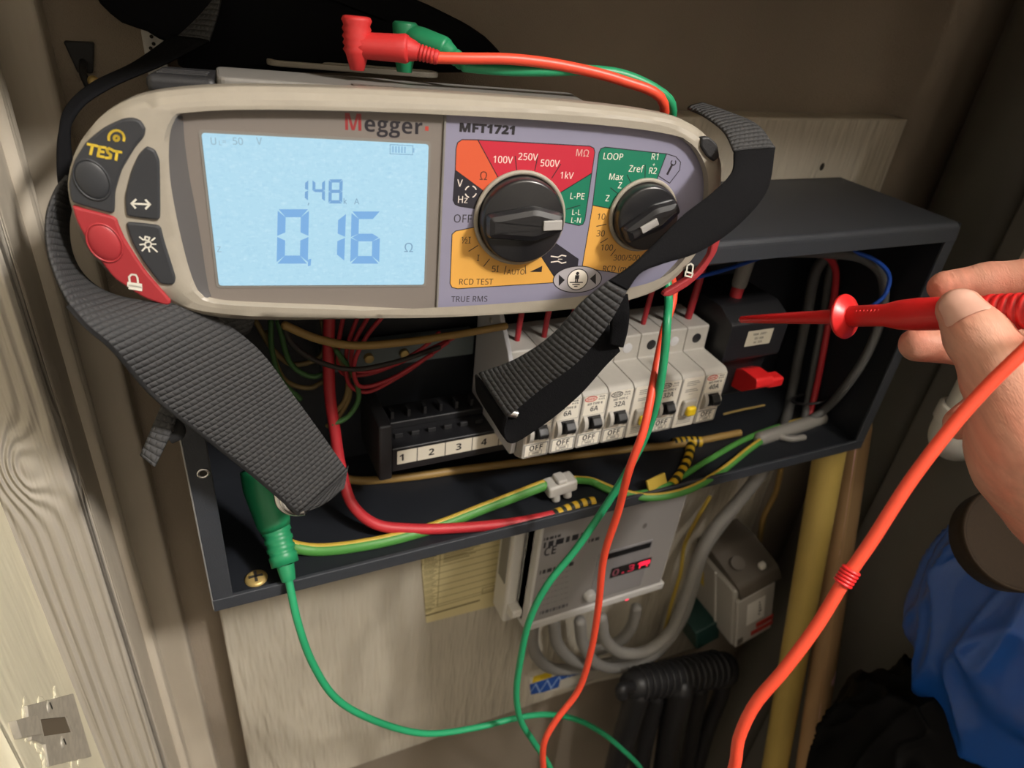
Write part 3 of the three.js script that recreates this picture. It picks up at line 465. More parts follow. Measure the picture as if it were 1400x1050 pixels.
    const seg = (x, y, W, H, th, on, sk, col) => {   // seven bars in a leaning cell
      const X = (a, b) => [x + a * W + (1 - b) * sk, y + b * H], tx = th / W, ty = th / H, m = 0.5;
      const bars = { a: [X(0.03, 0), X(0.97, 0), X(1 - tx, ty), X(tx, ty)], d: [X(tx, 1 - ty), X(1 - tx, 1 - ty), X(0.97, 1), X(0.03, 1)], g: [X(0.04, m), X(tx, m - ty / 2), X(1 - tx, m - ty / 2), X(0.96, m), X(1 - tx, m + ty / 2), X(tx, m + ty / 2)], f: [X(0, 0.03), X(tx, ty), X(tx, m - ty / 2), X(0, m - 0.01)], b: [X(1, 0.03), X(1, m - 0.01), X(1 - tx, m - ty / 2), X(1 - tx, ty)], e: [X(0, m + 0.01), X(tx, m + ty / 2), X(tx, 1 - ty), X(0, 0.97)], c: [X(1, m + 0.01), X(1, 0.97), X(1 - tx, 1 - ty), X(1 - tx, m + ty / 2)] };
      for (const k of on) poly(bars[k], col);
    };
    seg(388, 512, 140, 244, 36, 'abcdef', 5, D); seg(555, 527, 136, 222, 34, 'bc', 8, D); seg(718, 522, 130, 234, 34, 'acdefg', 6, D);
    poly([[529, 738], [543, 734], [540, 765], [528, 768]], D);
    seg(440, 380, 88, 95, 14, 'bc', 2, S); seg(548, 380, 56, 98, 13, 'bcfg', 1, S); seg(620, 378, 62, 108, 14, 'abcdefg', 2, S);
    g.fillStyle = '#6d9fc4'; const tx = (s, u, v, px) => { g.font = px + 'px sans-serif'; g.fillText(s, ...c(u, v)); };
    g.fillStyle = '#85a7ba'; tx('U', 90, 222, 54); tx('L', 128, 224, 32); tx('=', 144, 220, 42); tx('50', 190, 222, 54); tx('V', 298, 222, 54); tx('Z', 120, 704, 50); g.fillStyle = '#6a93b3'; tx('k', 686, 488, 46); tx('A', 736, 490, 50); tx('Ω', 958, 704, 84); tx(',', 526, 488, 60);
    g.strokeStyle = '#6e9cbc'; g.lineWidth = 4; const b0 = c(897, 222), b1 = c(998, 268); g.strokeRect(b0[0], b0[1], b1[0] - b0[0], b1[1] - b0[1]); g.fillStyle = '#7fb0d2'; for (let i = 0; i < 5; i++) g.fillRect(b0[0] + 12 + i * 18, b0[1] + 8, 10, b1[1] - b0[1] - 16); g.fillRect(b1[0] + 2, b0[1] + 14, 8, 26);
  });
  const scr = roundPoly([[lx0, ly0], [lx1, ly0], [lx1, ly1], [lx0, ly1]], 0.0012);
  const sm = mesh('screen', flat(scr, dz, [lx0, lx1, ly0, ly1]), std({ color: rgb(0.05, 0.06, 0.07), roughness: 0.3, emissive: rgb(1, 1, 1), emissiveMap: lcd, emissiveIntensity: SCREEN_GLOW }), t); tag(sm, 'lit pale blue screen reading 0,16');
  RectAreaLightUniformsLib.init(); const ra = new THREE.RectAreaLight(rgb(0.55, 0.8, 1), 0.5, lx1 - lx0, ly1 - ly0); ra.position.copy(tw((lx0 + lx1) / 2, (ly0 + ly1) / 2, dz + 0.0006)); ra.lookAt(tw((lx0 + lx1) / 2, (ly0 + ly1) / 2, 1)); scene.add(ra);
  // printed control panel
  const px0 = XS, px1 = 0.1095, py0 = -0.041, py1 = 0.036;
  const panel = canvasTex(1720, 1228, (g, w, h) => {
    const c = (a, b) => { const [x, y] = onFace(590 + a / 2.9167, 130 + b / 2.9167, -0.003); return [(x - px0) / (px1 - px0) * w, (py1 - y) / (py1 - py0) * h]; };
    g.fillStyle = '#86849a'; g.fillRect(0, 0, w, h); g.lineJoin = 'round';
    const path = (pts) => { g.beginPath(); pts.forEach((p, i) => { const q = c(...p); i ? g.lineTo(...q) : g.moveTo(...q); }); g.closePath(); };
    const poly = (pts, col, line = true) => { path(pts); g.fillStyle = col; g.fill(); if (line) { g.strokeStyle = '#1c1a20'; g.lineWidth = 5; g.stroke(); } };
    const K = [352, 490], K2 = [842, 478];
    poly([K, [95, 300], [98, 215], [104, 190], [122, 178], [185, 179]], '#cd5736'); poly([K, [185, 179], [632, 204], [648, 212], [652, 228], [640, 312]], '#ba253a'); poly([K, [95, 300], [86, 420], [94, 436], [112, 444], [190, 456]], '#25232c'); poly([K, [640, 312], [612, 500], [604, 516], [588, 521], [530, 508]], '#127358');
    poly([K, [96, 543], [82, 556], [74, 752], [82, 768], [104, 773], [486, 749], [505, 740], [445, 655]], '#d8a14c'); poly([K, [500, 595], [586, 655], [581, 690], [488, 722], [445, 655]], '#25232c');
    poly([K2, [643, 440], [668, 232], [676, 214], [694, 208], [938, 235], [905, 322]], '#127358'); poly([K2, [643, 440], [602, 680], [610, 690], [770, 715], [850, 700], [905, 668], [880, 630]], '#d8a14c'); path([[938, 235], [975, 246], [994, 268], [990, 300], [950, 352], [905, 322]]); g.fillStyle = '#86849a'; g.fill(); g.stroke();
    const T = (s, a, b, px, col, al = 'left', bold = '') => { g.fillStyle = col; g.textAlign = al; g.font = bold + Math.round(px * 1.24) + 'px sans-serif'; g.fillText(s, ...c(a, b)); };
    const Wt = '#e7dcd2', Bk = '#211e22';
    { const a = c(108, 145), b = c(338, 152); g.save(); g.translate(...a); g.font = 'bold 62px sans-serif'; g.fillStyle = Bk; g.textAlign = 'left'; g.scale((b[0] - a[0]) / g.measureText('MFT1721').width, 1); g.fillText('MFT1721', 0, 0); g.strokeStyle = Bk; g.lineWidth = 4; g.strokeText('MFT1721', 0, 0); g.restore(); }
    T('100V', 243, 270, 44, Wt); T('250V', 344, 258, 44, Wt); T('500V', 432, 284, 44, Wt); T('1kV', 510, 333, 44, Wt); T('MΩ', 573, 243, 44, '#cdb0a6'); T('Ω', 190, 338, 54, '#4a241c'); T('V', 102, 365, 46, Wt); T('Hz', 102, 430, 46, Wt); T('OFF', 86, 508, 54, Bk); T('L-PE', 550, 415, 42, Wt); T('L-L', 558, 478, 38, Wt); T('L-N', 554, 510, 38, Wt);
    T('½I', 118, 592, 46, Bk); T('I', 180, 662, 44, Bk); T('5I', 238, 706, 46, Bk); T('AUTO', 300, 716, 38, Bk); T('RCD TEST', 107, 757, 43, Bk); T('TRUE RMS', 78, 826, 42, Bk);
    T('LOOP', 682, 256, 43, Wt); T('R1', 874, 258, 42, Wt); T('+', 880, 286, 30, Wt); T('R2', 864, 314, 42, Wt); T('Zref', 785, 306, 44, Wt); T('Max', 705, 338, 42, Wt); T('Z', 742, 372, 42, Wt); T('Z', 692, 424, 42, Wt); T('10', 658, 497, 44, Bk); T('30', 656, 564, 44, Bk); T('100', 672, 620, 44, Bk); T('300/500', 724, 660, 42, Bk); T('RCD (mA)', 680, 704, 42, Bk);
    const ln = (a, b, col = Bk) => { g.strokeStyle = col; g.lineWidth = 5; g.beginPath(); g.moveTo(...c(...a)); g.lineTo(...c(...b)); g.stroke(); };
    ln([334, 243], [340, 300]); ln([425, 240], [412, 303]); ln([516, 275], [480, 332]); ln([594, 440], [538, 456]); ln([148, 624], [186, 600]); ln([208, 684], [232, 654]); ln([290, 716], [298, 682]); ln([376, 714], [374, 680]); ln([780, 318], [797, 352]); ln([853, 278], [852, 330]); ln([714, 370], [744, 394]); ln([658, 524], [698, 516]); ln([674, 590], [704, 572]); ln([715, 642], [735, 616]);
    poly([[392, 706], [442, 682], [440, 706]], Bk, false);
    g.strokeStyle = Wt; g.lineWidth = 7; const rc = c(157, 386); for (let i = 0; i < 4; i++) { g.beginPath(); g.arc(rc[0], rc[1], 34, i * 1.57 + 0.25, i * 1.57 + 1.2); g.stroke(); }
    g.lineWidth = 8; const cl = (s) => { g.beginPath(); const q = [[476, 655 + s * 12], [505, 655 + s * 8], [520, 655 + s * 16], [538, 655 + s * 12]].map((p) => c(...p)); g.moveTo(...q[0]); q.slice(1).forEach((p) => g.lineTo(...p)); g.stroke(); }; cl(1); cl(-1); ln([505, 655], [522, 655], Wt);
    const el = c(583, 736), ex = c(678, 736)[0] - el[0], ey = c(583, 788)[1] - el[1]; g.beginPath(); g.ellipse(el[0], el[1], ex, ey, 0, 0, 7); g.fillStyle = '#a6a2a8'; g.fill(); g.strokeStyle = Bk; g.lineWidth = 6; g.stroke(); g.beginPath(); g.arc(el[0], el[1], ey * 0.78, 0, 7); g.fillStyle = '#ece6dc'; g.fill(); g.stroke();
    poly([[508, 716], [532, 738], [508, 762]], Bk, false); poly([[656, 712], [632, 733], [656, 756]], Bk, false);
    g.fillStyle = Bk; const f = c(583, 712); g.beginPath(); g.arc(f[0], f[1], 11, 0, 7); g.fill(); g.fillRect(f[0] - 14, f[1] + 12, 28, 26); g.fillRect(f[0] - 10, f[1] + 36, 8, 24); g.fillRect(f[0] + 2, f[1] + 36, 8, 24); g.fillRect(f[0] - 46, f[1] + 58, 92, 7); g.fillRect(f[0] - 26, f[1] + 72, 52, 7); g.fillRect(f[0] - 12, f[1] + 86, 24, 6);
    { const a = c(940, 318), b = c(962, 275); g.strokeStyle = Bk; g.lineWidth = 14; g.beginPath(); g.moveTo(...a); g.lineTo(...b); g.stroke(); g.lineWidth = 7; g.beginPath(); g.arc(b[0] + 4, b[1] - 8, 16, -0.9, 4.0); g.stroke(); }
  });
  mesh('control_panel', flat(clipR, -0.0032, [px0, px1, py0, py1]), std({ map: panel, roughness: 0.45 }), t);
  mesh('panel_joint', bx(XS - 0.0006, XS + 0.0002, -0.0392, 0.0338, -0.0036, -0.0026, 0.0002), M.caseGrey, t);
  // turn knobs
  const knob = (ctr, r, ang, hgt, m0 = 0.36, m1 = 0.80) => {
    const [x, y] = ctr; const b = mesh('knob', lathe(V(x, y, -0.0032), V(x, y, hgt), [[0, r * 0.985], [0.45, r * 0.97], [0.6, r * 0.9], [0.66, 0]], 56), M.knob, t);
    mesh('ring', new THREE.TorusGeometry(r * 1.045, 0.0009, 12, 72).translate(x, y, -0.0024), M.beige, b);
    const bar = prism(roundPoly([[-r * 0.9, -r * 0.26], [r * 0.2, -r * 0.40], [r * 0.9, -r * 0.2], [r * 0.9, r * 0.2], [r * 0.2, r * 0.40], [-r * 0.9, r * 0.26]], r * 0.12), 0, hgt * 0.9, 0.0026); bar.rotateZ(ang); bar.translate(x, y, 0.0005); mesh('grip', boxUV(bar), M.knob, b);
    const mk = bx(r * m0, r * m1, -r * 0.11, r * 0.11, hgt * 0.9 - 0.001, hgt * 0.9 + 0.0008, 0.0003); mk.rotateZ(ang); mk.translate(x, y, 0.0005); mesh('pointer', mk, M.pointer, b);
  };
  knob(onFace(710.5, 298.5, -0.003), 0.0166, 0.07, 0.0085); knob(onFace(878.5, 294, -0.003), 0.0133, 0.55, 0.0085, -0.45, 0.1);
  // keys at the left end
  const key = (name, pts, mat, label) => { const k = mesh(name, boxUV(prism(smoothLoop(pts.map(([u, v]) => onFace(u, v, 0)), 70, 0.25), -0.002, 0.0011, 0.0007)), mat, t); if (label) tag(k, label); return k; };
  const gl = (name, u0, v0, u1, v1, draw, parent, z = 0.0013) => { const a = onFace(u0, v1, z), b = onFace(u1, v0, z); const x0 = Math.min(a[0], b[0]), x1 = Math.max(a[0], b[0]), y0 = Math.min(a[1], b[1]), y1 = Math.max(a[1], b[1]); draw(x0, x1, y0, y1, z); };
  const ks = key('test_key', [[199, 175], [192, 164], [180, 161], [166, 163], [141, 175], [118, 194], [102, 220], [95, 250], [98, 274], [112, 280], [153, 291], [157, 286], [158, 262], [167, 232], [186, 200], [197, 187]], M.rubber, 'dark grey key marked TEST in yellow');
  const rk = key('lock_key', [[100, 281], [112, 284], [157, 296], [162, 305], [172, 327], [199, 369], [233, 409], [231, 416], [220, 414], [196, 405], [157, 379], [125, 337], [106, 302]], M.redKey, 'red key with a padlock symbol');
  const ak = key('arrow_key', [[201, 200], [212, 205], [218, 220], [219, 260], [219, 296], [214, 300], [177, 295], [173, 290], [172, 266], [180, 233], [190, 211]], M.rubber, 'dark grey key with a double arrow');
  const lk = key('light_key', [[176, 303], [214, 307], [220, 311], [225, 330], [240, 378], [237, 388], [219, 386], [196, 356], [181, 330], [174, 309]], M.rubber, 'dark grey key with a lamp symbol');
  const dimple = (u, v, r, mat, par) => { const [x, y] = onFace(u, v, 0.001); mesh('push_dome', new THREE.SphereGeometry(r, 32, 16).scale(0.86, 1.12, 0.22).rotateZ(0.25).translate(x, y, 0.001), mat, par); mesh('dome_ring', new THREE.TorusGeometry(r * 1.05, 0.00035, 8, 40).scale(0.86, 1.12, 1).rotateZ(0.25).translate(x, y, 0.0012), mat, par); };
  dimple(126, 246, 0.0054, M.rubber, ks); dimple(143, 332, 0.0055, M.redKey, rk);
  const stroke = (name, lines, w, mat, par, z = 0.00125) => { const gs = []; for (const ln of lines) for (let i = 0; i < ln.length - 1; i++) { const a = onFace(...ln[i], z), b = onFace(...ln[i + 1], z), L = Math.hypot(b[0] - a[0], b[1] - a[1]), g = new THREE.PlaneGeometry(L + w * 0.7, w); g.rotateZ(Math.atan2(b[1] - a[1], b[0] - a[0])); g.translate((a[0] + b[0]) / 2, (a[1] + b[1]) / 2, z); gs.push(g); } return mesh(name, gs, mat, par); };
  const z1 = (x, y) => [60 + x / 3.087, 120 + y / 3.087], zz = (l) => l.map((p) => z1(...p));
  stroke('arrow_symbol', [zz([[372, 489], [446, 492]]), zz([[388, 472], [370, 489], [386, 507]]), zz([[430, 474], [448, 492], [430, 510]])], 0.0006, M.print, ak);
  stroke('padlock_symbol', [zz([[362, 818], [360, 798], [370, 788], [388, 790], [395, 802], [397, 822]]), zz([[362, 826], [404, 832], [409, 848], [370, 840], [366, 832]])], 0.0006, M.print, rk);
  stroke('padlock_body', [zz([[360, 830], [406, 836]]), zz([[366, 841], [407, 848]])], 0.0017, M.print, rk, 0.0013);
  stroke('lamp_symbol', [zz([[404, 630], [420, 642]]), zz([[428, 628], [446, 632], [442, 645], [426, 642], [428, 628]]), zz([[455, 645], [468, 634]]), zz([[406, 662], [422, 660]]), zz([[456, 660], [472, 660]]), zz([[415, 688], [428, 674]]), zz([[442, 678], [446, 692]]), zz([[455, 672], [478, 692]]), zz([[430, 652], [448, 650], [454, 660], [448, 672], [434, 674], [426, 664], [430, 652]])], 0.00048, M.print, lk);
  // TEST legend, cut as strokes
  stroke('test_legend', [zz([[186, 238], [226, 246]]), zz([[206, 242], [197, 280]]), zz([[236, 250], [228, 288], [252, 292]]), zz([[232, 268], [252, 271]]), zz([[236, 250], [260, 253]]), zz([[288, 262], [276, 256], [266, 262], [270, 274], [282, 282], [280, 296], [262, 296]]), zz([[292, 266], [326, 272]]), zz([[309, 269], [304, 304]])], 0.00078, M.yellowPrint, ks);
  const arc = (cx_, cy_, r, a0, a1) => Array.from({ length: 11 }, (_, i) => { const a = a0 + (a1 - a0) * i / 10; return z1(cx_ + r * Math.cos(a), cy_ + r * Math.sin(a)); });
  stroke('key_emblem', [arc(306, 213, 10, 0, 6.28), arc(306, 213, 33, 2.9, 6.6)], 0.0007, M.yellowPrint, ks);
  // keys at the right end
  key('side_socket', [[958, 188], [968, 187], [979, 197], [982, 213], [975, 220], [965, 213], [957, 200]], M.caseDark);
  { const pts = [[975, 318], [968, 348], [950, 372], [925, 388], [908, 398], [905, 404], [916, 404], [940, 390], [960, 372], [978, 345], [984, 322]]; const k = key('lock_key', pts, M.redKey, 'red key at the right end with a padlock symbol'); const z3 = (x, y) => [590 + x / 2.9167, 130 + y / 2.9167]; stroke('padlock_symbol', [[[1018, 700], [1020, 680], [1034, 672], [1044, 680], [1040, 706]].map((p) => z3(...p)), [[1014, 704], [1042, 712], [1036, 726], [1012, 720], [1014, 704]].map((p) => z3(...p))], 0.0007, M.print, k); }
}
// ---------------------------------------------------------------- straps
const rows = (l) => l.map(([u, v, d]) => P(u, v, d));
{
  const t = thing('carrying_strap', 'black ribbed webbing neck strap looped round the tester with a thick pad behind', 'strap');
  const pad = [[120, -60], [135, 4], [165, 32], [205, 46], [225, 60], [250, 62], [262, 100], [690, 100], [690, 76], [668, 52], [640, 33], [590, 8], [540, -14], [480, -60]].map(([u, v]) => { const p = PZ(u, v, 0.05); return [p.x, p.y]; });
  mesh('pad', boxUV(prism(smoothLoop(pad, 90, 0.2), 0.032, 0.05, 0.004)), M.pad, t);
  const uL = [[262, -30, .29], [256, 10, .288], [235, 50, .285], [185, 85, .28], [125, 115, .262], [92, 145, .25], [80, 180, .241], [78, 230, .24], [82, 270, .242]], uR = [[303, -30, .283], [300, 10, .28], [286, 56, .278], [232, 84, .272], [150, 120, .256], [112, 146, .248], [97, 175, .244], [100, 230, .244], [105, 270, .246]];
  mesh('webbing', ribbon(rows(uL.slice(0, 3)), rows(uR.slice(0, 3)), 0.0018, 24), M.webbing, t); mesh('shaded_lining', ribbon(rows(uL.slice(2)), rows(uR.slice(2)), 0.0018, 60), M.shaded_lining, t);  // unlit lower stretch drawn in the near-black shade colour
  const main = mesh('webbing', ribbon(
    rows([[92, 240, .236], [76, 262, .226], [65, 295, .221], [66, 340, .216], [80, 385, .213], [97, 418, .213], [118, 445, .215], [150, 472, .221], [210, 540, .243], [300, 612, .274], [360, 660, .296], [408, 702, .314]]),
    rows([[112, 250, .258], [100, 275, .252], [93, 305, .248], [97, 345, .246], [115, 378, .243], [150, 402, .24], [200, 413, .241], [262, 418, .249], [345, 470, .268], [402, 542, .29], [440, 594, .306], [474, 642, .321]]), 0.0022, 110), M.webbing, t);
  mesh('edge_binding', tube(rows([[93, 418, .2115], [118, 446, .2135], [150, 473, .2195], [210, 541, .2415], [300, 613, .2725], [360, 661, .2945], [408, 703, .3125]]), 0.0008, 80, 8), M.webbing, t);
  mesh('fold', ribbon(rows([[408, 702, .316], [440, 690, .322], [470, 668, .326]]), rows([[474, 642, .323], [474, 640, .326], [476, 636, .330]]), 0.002, 12), M.webbing, t);
  const rc = P(402, 678, .318), rg = new THREE.TorusGeometry(0.0072, 0.0017, 12, 36).scale(1.05, 1, 1); rg.rotateX(-0.5); rg.rotateY(0.9); rg.translate(rc.x, rc.y, rc.z);
  tag(mesh('ring', rg, M.chrome, t), 'chrome metal ring');
  const rb = [P(380, 662, .318), P(386, 690, .318), P(402, 698, .318), P(418, 697, .318)]; mesh('ring_plate', tube(rb, 0.0026, 24, 10), M.chrome, t);
  mesh('tab', ribbon(rows([[293, 424, .2555], [300, 435, .26], [310, 448, .264], [327, 460, .268]]), rows([[318, 421, .2585], [344, 427, .262], [348, 436, .265], [342, 452, .27]]), 0.0016, 16), M.webbing, t);
  mesh('tail', ribbon(rows([[236, 520, .264], [225, 545, .264], [208, 585, .263], [192, 622, .262]]), rows([[262, 535, .265], [248, 558, .265], [234, 592, .264], [212, 638, .263]]), 0.0024, 24), M.webbing, t);
  mesh('stitched_loop', tube(rows([[258, 545, .268], [252, 568, .268], [243, 578, .267], [246, 592, .267], [232, 600, .266]]), 0.0022, 24, 8), M.webbing, t);
  // right hand side: over the top corner, twisting across the dial, back under
  const sL = [[940, 148, .287], [962, 158, .276], [990, 180, .266], [1004, 208, .258], [1001, 235, .2515], [976, 262, .2475], [935, 294, .243], [890, 338, .239], [862, 364, .236], [832, 384, .235], [797, 412, .24], [752, 460, .254], [703, 492, .268], [655, 510, .28]];
  const sR = [[962, 142, .297], [990, 152, .288], [1035, 172, .276], [1059, 203, .266], [1047, 262, .257], [1004, 312, .251], [952, 346, .246], [902, 362, .241], [874, 374, .238], [857, 397, .238], [832, 442, .246], [792, 492, .258], [737, 534, .273], [694, 570, .286]];
  mesh('webbing', ribbon(rows(sL.slice(0, 4)), rows(sR.slice(0, 4)), 0.002, 30), M.webbing, t);
  tag(mesh('shaded_lining', ribbon(rows(sL.slice(3, 10)), rows(sR.slice(3, 10)), 0.002, 70), M.shaded_lining, t), 'other side of the twisted strap, its shade put in as plain black');
  mesh('webbing', ribbon(rows(sL.slice(9)), rows(sR.slice(9)), 0.002, 60), M.webbing, t);
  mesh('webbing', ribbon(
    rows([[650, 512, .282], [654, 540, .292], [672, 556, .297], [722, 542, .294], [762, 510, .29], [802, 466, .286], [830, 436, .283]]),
    rows([[694, 570, .288], [690, 592, .296], [698, 606, .3], [738, 584, .298], [792, 540, .293], [828, 500, .288], [848, 480, .285]]), 0.0018, 60), M.shaded_lining, t);
  mesh('ring', tube([P(676, 556, .296), P(690, 562, .295), P(706, 566, .297)], 0.0022, 16, 10), M.chrome, t);
  mesh('slider', ribbon(rows([[830, 408, .266], [834, 432, .27], [834, 452, .276], [832, 470, .281]]), rows([[858, 402, .268], [860, 428, .272], [858, 450, .278], [852, 474, .284]]), 0.0016, 24), M.shaded_lining, t);
}
// ---------------------------------------------------------------- test leads
const redRun = [
  P(592, 79, .2585), P(640, 80, .262), P(700, 81, .267), P(770, 90, .274), P(850, 110, .282), P(905, 136, .290), V(0.2155, 0.232, 0.128), V(0.2175, 0.2, 0.132), PZ(921, 398, 0.14), PZ(907, 455, 0.15), PZ(894, 520, 0.164), PZ(880, 588, 0.176),
  PZ(861, 640, 0.18), PZ(845, 700, 0.178), PZ(826, 760, 0.176), PZ(818, 830, 0.176), PZ(808, 890, 0.178), PZ(790, 945, 0.18), PZ(760, 985, 0.182), PZ(745, 1012, 0.184), PZ(743, 1052, 0.186)];
{
  const t = thing('red_test_lead', 'orange red test lead from the red elbow plug, crossing in front of the hand', 'test lead');
  const end = P(1003, 1052, .24);
  const run2 = [[1003, 1052, .24], [1010, 1010, .236], [1032, 963, .232], [1070, 918, .228], [1115, 858, .225], [1158, 788, .222], [1190, 742, .22], [1250, 650, .216], [1330, 550, .211], [1402, 478, .206], [1470, 420, .204], [1560, 390, .21], [1600, 400, .225], [1560, 414, .245], [1500, 419, .262], [1470, 420, .27]].map((a) => P(...a));
  const all = [...redRun, V(0.215, -0.32, 0.19), V(0.225, -0.45, 0.21), V(0.24, -0.5, 0.235), V(0.25, -0.42, 0.255), V(0.24, -0.25, 0.27), V(end.x - 0.012, end.y - 0.06, end.z + 0.004), ...run2];
  mesh('cable', cableGeo(all, 0.0021, 420, 14), M.redLead, t);
  const w = P(1158, 788, .222), dir = P(1190, 742, .22).sub(P(1120, 850, .225)).normalize(), ringG = [];
  for (let i = -2; i <= 2; i++) { const c = w.clone().addScaledVector(dir, i * 0.0012); const g = new THREE.TorusGeometry(0.0025, 0.0006, 8, 24); g.applyQuaternion(new THREE.Quaternion().setFromUnitVectors(V(0, 0, 1), dir)); g.translate(c.x, c.y, c.z); ringG.push(g); }
  tag(mesh('coil_clip', ringG, M.redProbe, t), 'darker red wound rings');
  // elbow plug
  const A = P(488, 62, .2575), up = TY.clone(), ax = P(548, 66, .2575).sub(A).normalize();
  const base = A.clone().addScaledVector(up, -0.0085), pl = mesh('plug', [
    lathe(base, A.clone().addScaledVector(up, 0.0098), [[0, 0], [0, 0.0026], [0.3, 0.0042], [0.38, 0.0052], [0.44, 0.0045], [0.50, 0.0053], [0.56, 0.0046], [0.62, 0.0054], [0.69, 0.0047], [0.76, 0.0054], [0.83, 0.0048], [0.92, 0.0056], [0.985, 0.005], [1, 0.004], [1, 0]], 28),
    lathe(A.clone().addScaledVector(ax, 0.0), P(559, 67, .258), [[0, 0], [0, 0.0042], [0.15, 0.0046], [0.8, 0.0049], [0.93, 0.0052], [1, 0.0046], [1, 0]], 28)], M.redPlug, t);
  const b0 = P(556, 67, .258), b1 = P(600, 79, .2588), prof = [[0, 0.0044], [0.25, 0.0036]]; for (let i = 0; i < 6; i++) { const s = 0.32 + i * 0.11; prof.push([s, 0.0031 - i * 0.00008], [s + 0.05, 0.0031 - i * 0.00008], [s + 0.055, 0.0025], [s + 0.1, 0.0025]); } prof.push([1, 0.0021], [1, 0]);
  mesh('strain_relief', lathe(b0, b1, prof, 24), M.redPlug, pl);
}
const greenRun = [
  P(636, 91, .268), P(690, 96, .272), P(750, 97, .275), P(800, 96, .279), P(850, 102, .284), P(896, 122, .29), P(918, 143, .296), V(0.222, 0.226, 0.124), V(0.224, 0.2, 0.129), PZ(914, 405, 0.151), PZ(912, 440, 0.162), PZ(909, 480, 0.166), PZ(900, 540, 0.169), PZ(884, 592, 0.168),
  PZ(860, 640, 0.168), PZ(828, 692, 0.167), PZ(788, 750, 0.166), PZ(748, 800, 0.166), PZ(725, 845, 0.166), PZ(711, 905, 0.166), PZ(706, 950, 0.167), PZ(712, 985, 0.168), PZ(730, 1015, 0.17), PZ(748, 1042, 0.172), PZ(756, 1062, 0.174)];
{
  const t = thing('green_test_lead', 'green test lead from the green plug down to a green clip in the box', 'test lead');
  const e = PZ(756, 1062, 0.174), back = [[880, 1058, .153], [850, 1024, .152], [812, 995, .151], [775, 980, .150], [740, 977, .149], [705, 982, .149], [650, 995, .149], [585, 1003, .149], [525, 990, .148], [462, 957, .146], [428, 908, .142], [407, 850, .136], [394, 790, .125]].map((a) => PZ(...a)), b = back[0];
  mesh('cable', cableGeo([...greenRun, V(e.x + 0.004, e.y - 0.06, e.z), V(e.x + 0.03, e.y - 0.12, e.z - 0.006), V(e.x + 0.07, e.y - 0.12, e.z - 0.015), V(b.x + 0.012, b.y - 0.05, b.z), ...back], 0.0021, 420, 14), M.greenLead, t);
  const A = P(560, 48, .272), ax = P(600, 62, .271).sub(A).normalize();
  const pl = mesh('plug', [lathe(A.clone().addScaledVector(TY, -0.014).addScaledVector(ax, -0.002), A.clone().addScaledVector(TY, 0.0042).addScaledVector(ax, -0.002), [[0, 0], [0, 0.003], [0.4, 0.0044], [0.8, 0.0048], [0.95, 0.005], [1, 0.004], [1, 0]], 24), lathe(A.clone().addScaledVector(ax, -0.002), P(612, 69, .27), [[0, 0], [0, 0.004], [0.4, 0.0047], [0.9, 0.0046], [1, 0.004], [1, 0]], 24)], M.greenPlug, t);
  mesh('strain_relief', lathe(P(608, 68, .27), P(642, 92, .268), [[0, 0.0042], [0.3, 0.0032], [0.35, 0.0026], [0.4, 0.0031], [0.5, 0.0031], [0.55, 0.0025], [0.62, 0.003], [0.72, 0.003], [0.78, 0.0024], [1, 0.0021], [1, 0]], 20), M.greenPlug, pl);
  const c0 = PZ(346, 640, 0.088), c1 = PZ(377, 722, 0.106), c2 = PZ(390, 772, 0.12), c3 = PZ(395, 795, 0.1255);
  const cl = mesh('clip_grip', lathe(c0, c1, [[0, 0], [0, 0.007], [0.3, 0.0088], [0.9, 0.0088], [1, 0.0078], [1, 0]], 28), M.greenPlug, t);
  mesh('ribbed_grip', lathe(c1, c2, [[0, 0.0074], [0.12, 0.0076], [0.14, 0.0068], [0.24, 0.0068], [0.26, 0.0074], [0.36, 0.0074], [0.38, 0.0067], [0.48, 0.0067], [0.5, 0.0073], [0.6, 0.0073], [0.62, 0.0066], [0.7, 0.0066], [0.74, 0.0073], [1, 0.0071], [1, 0]], 28), M.greenPlug, cl);
  mesh('boot', lathe(c2, c3, [[0, 0.0046], [0.5, 0.0042], [0.95, 0.0036], [1, 0.002], [1, 0]], 20), M.greenPlug, cl);
  mesh('jaw', [cyl(c0.clone().addScaledVector(c1.clone().sub(c0).normalize(), 0.002), c0.clone().addScaledVector(c1.clone().sub(c0).normalize(), -0.014), 0.0045, 0.003, 16)], M.steel, cl);
}
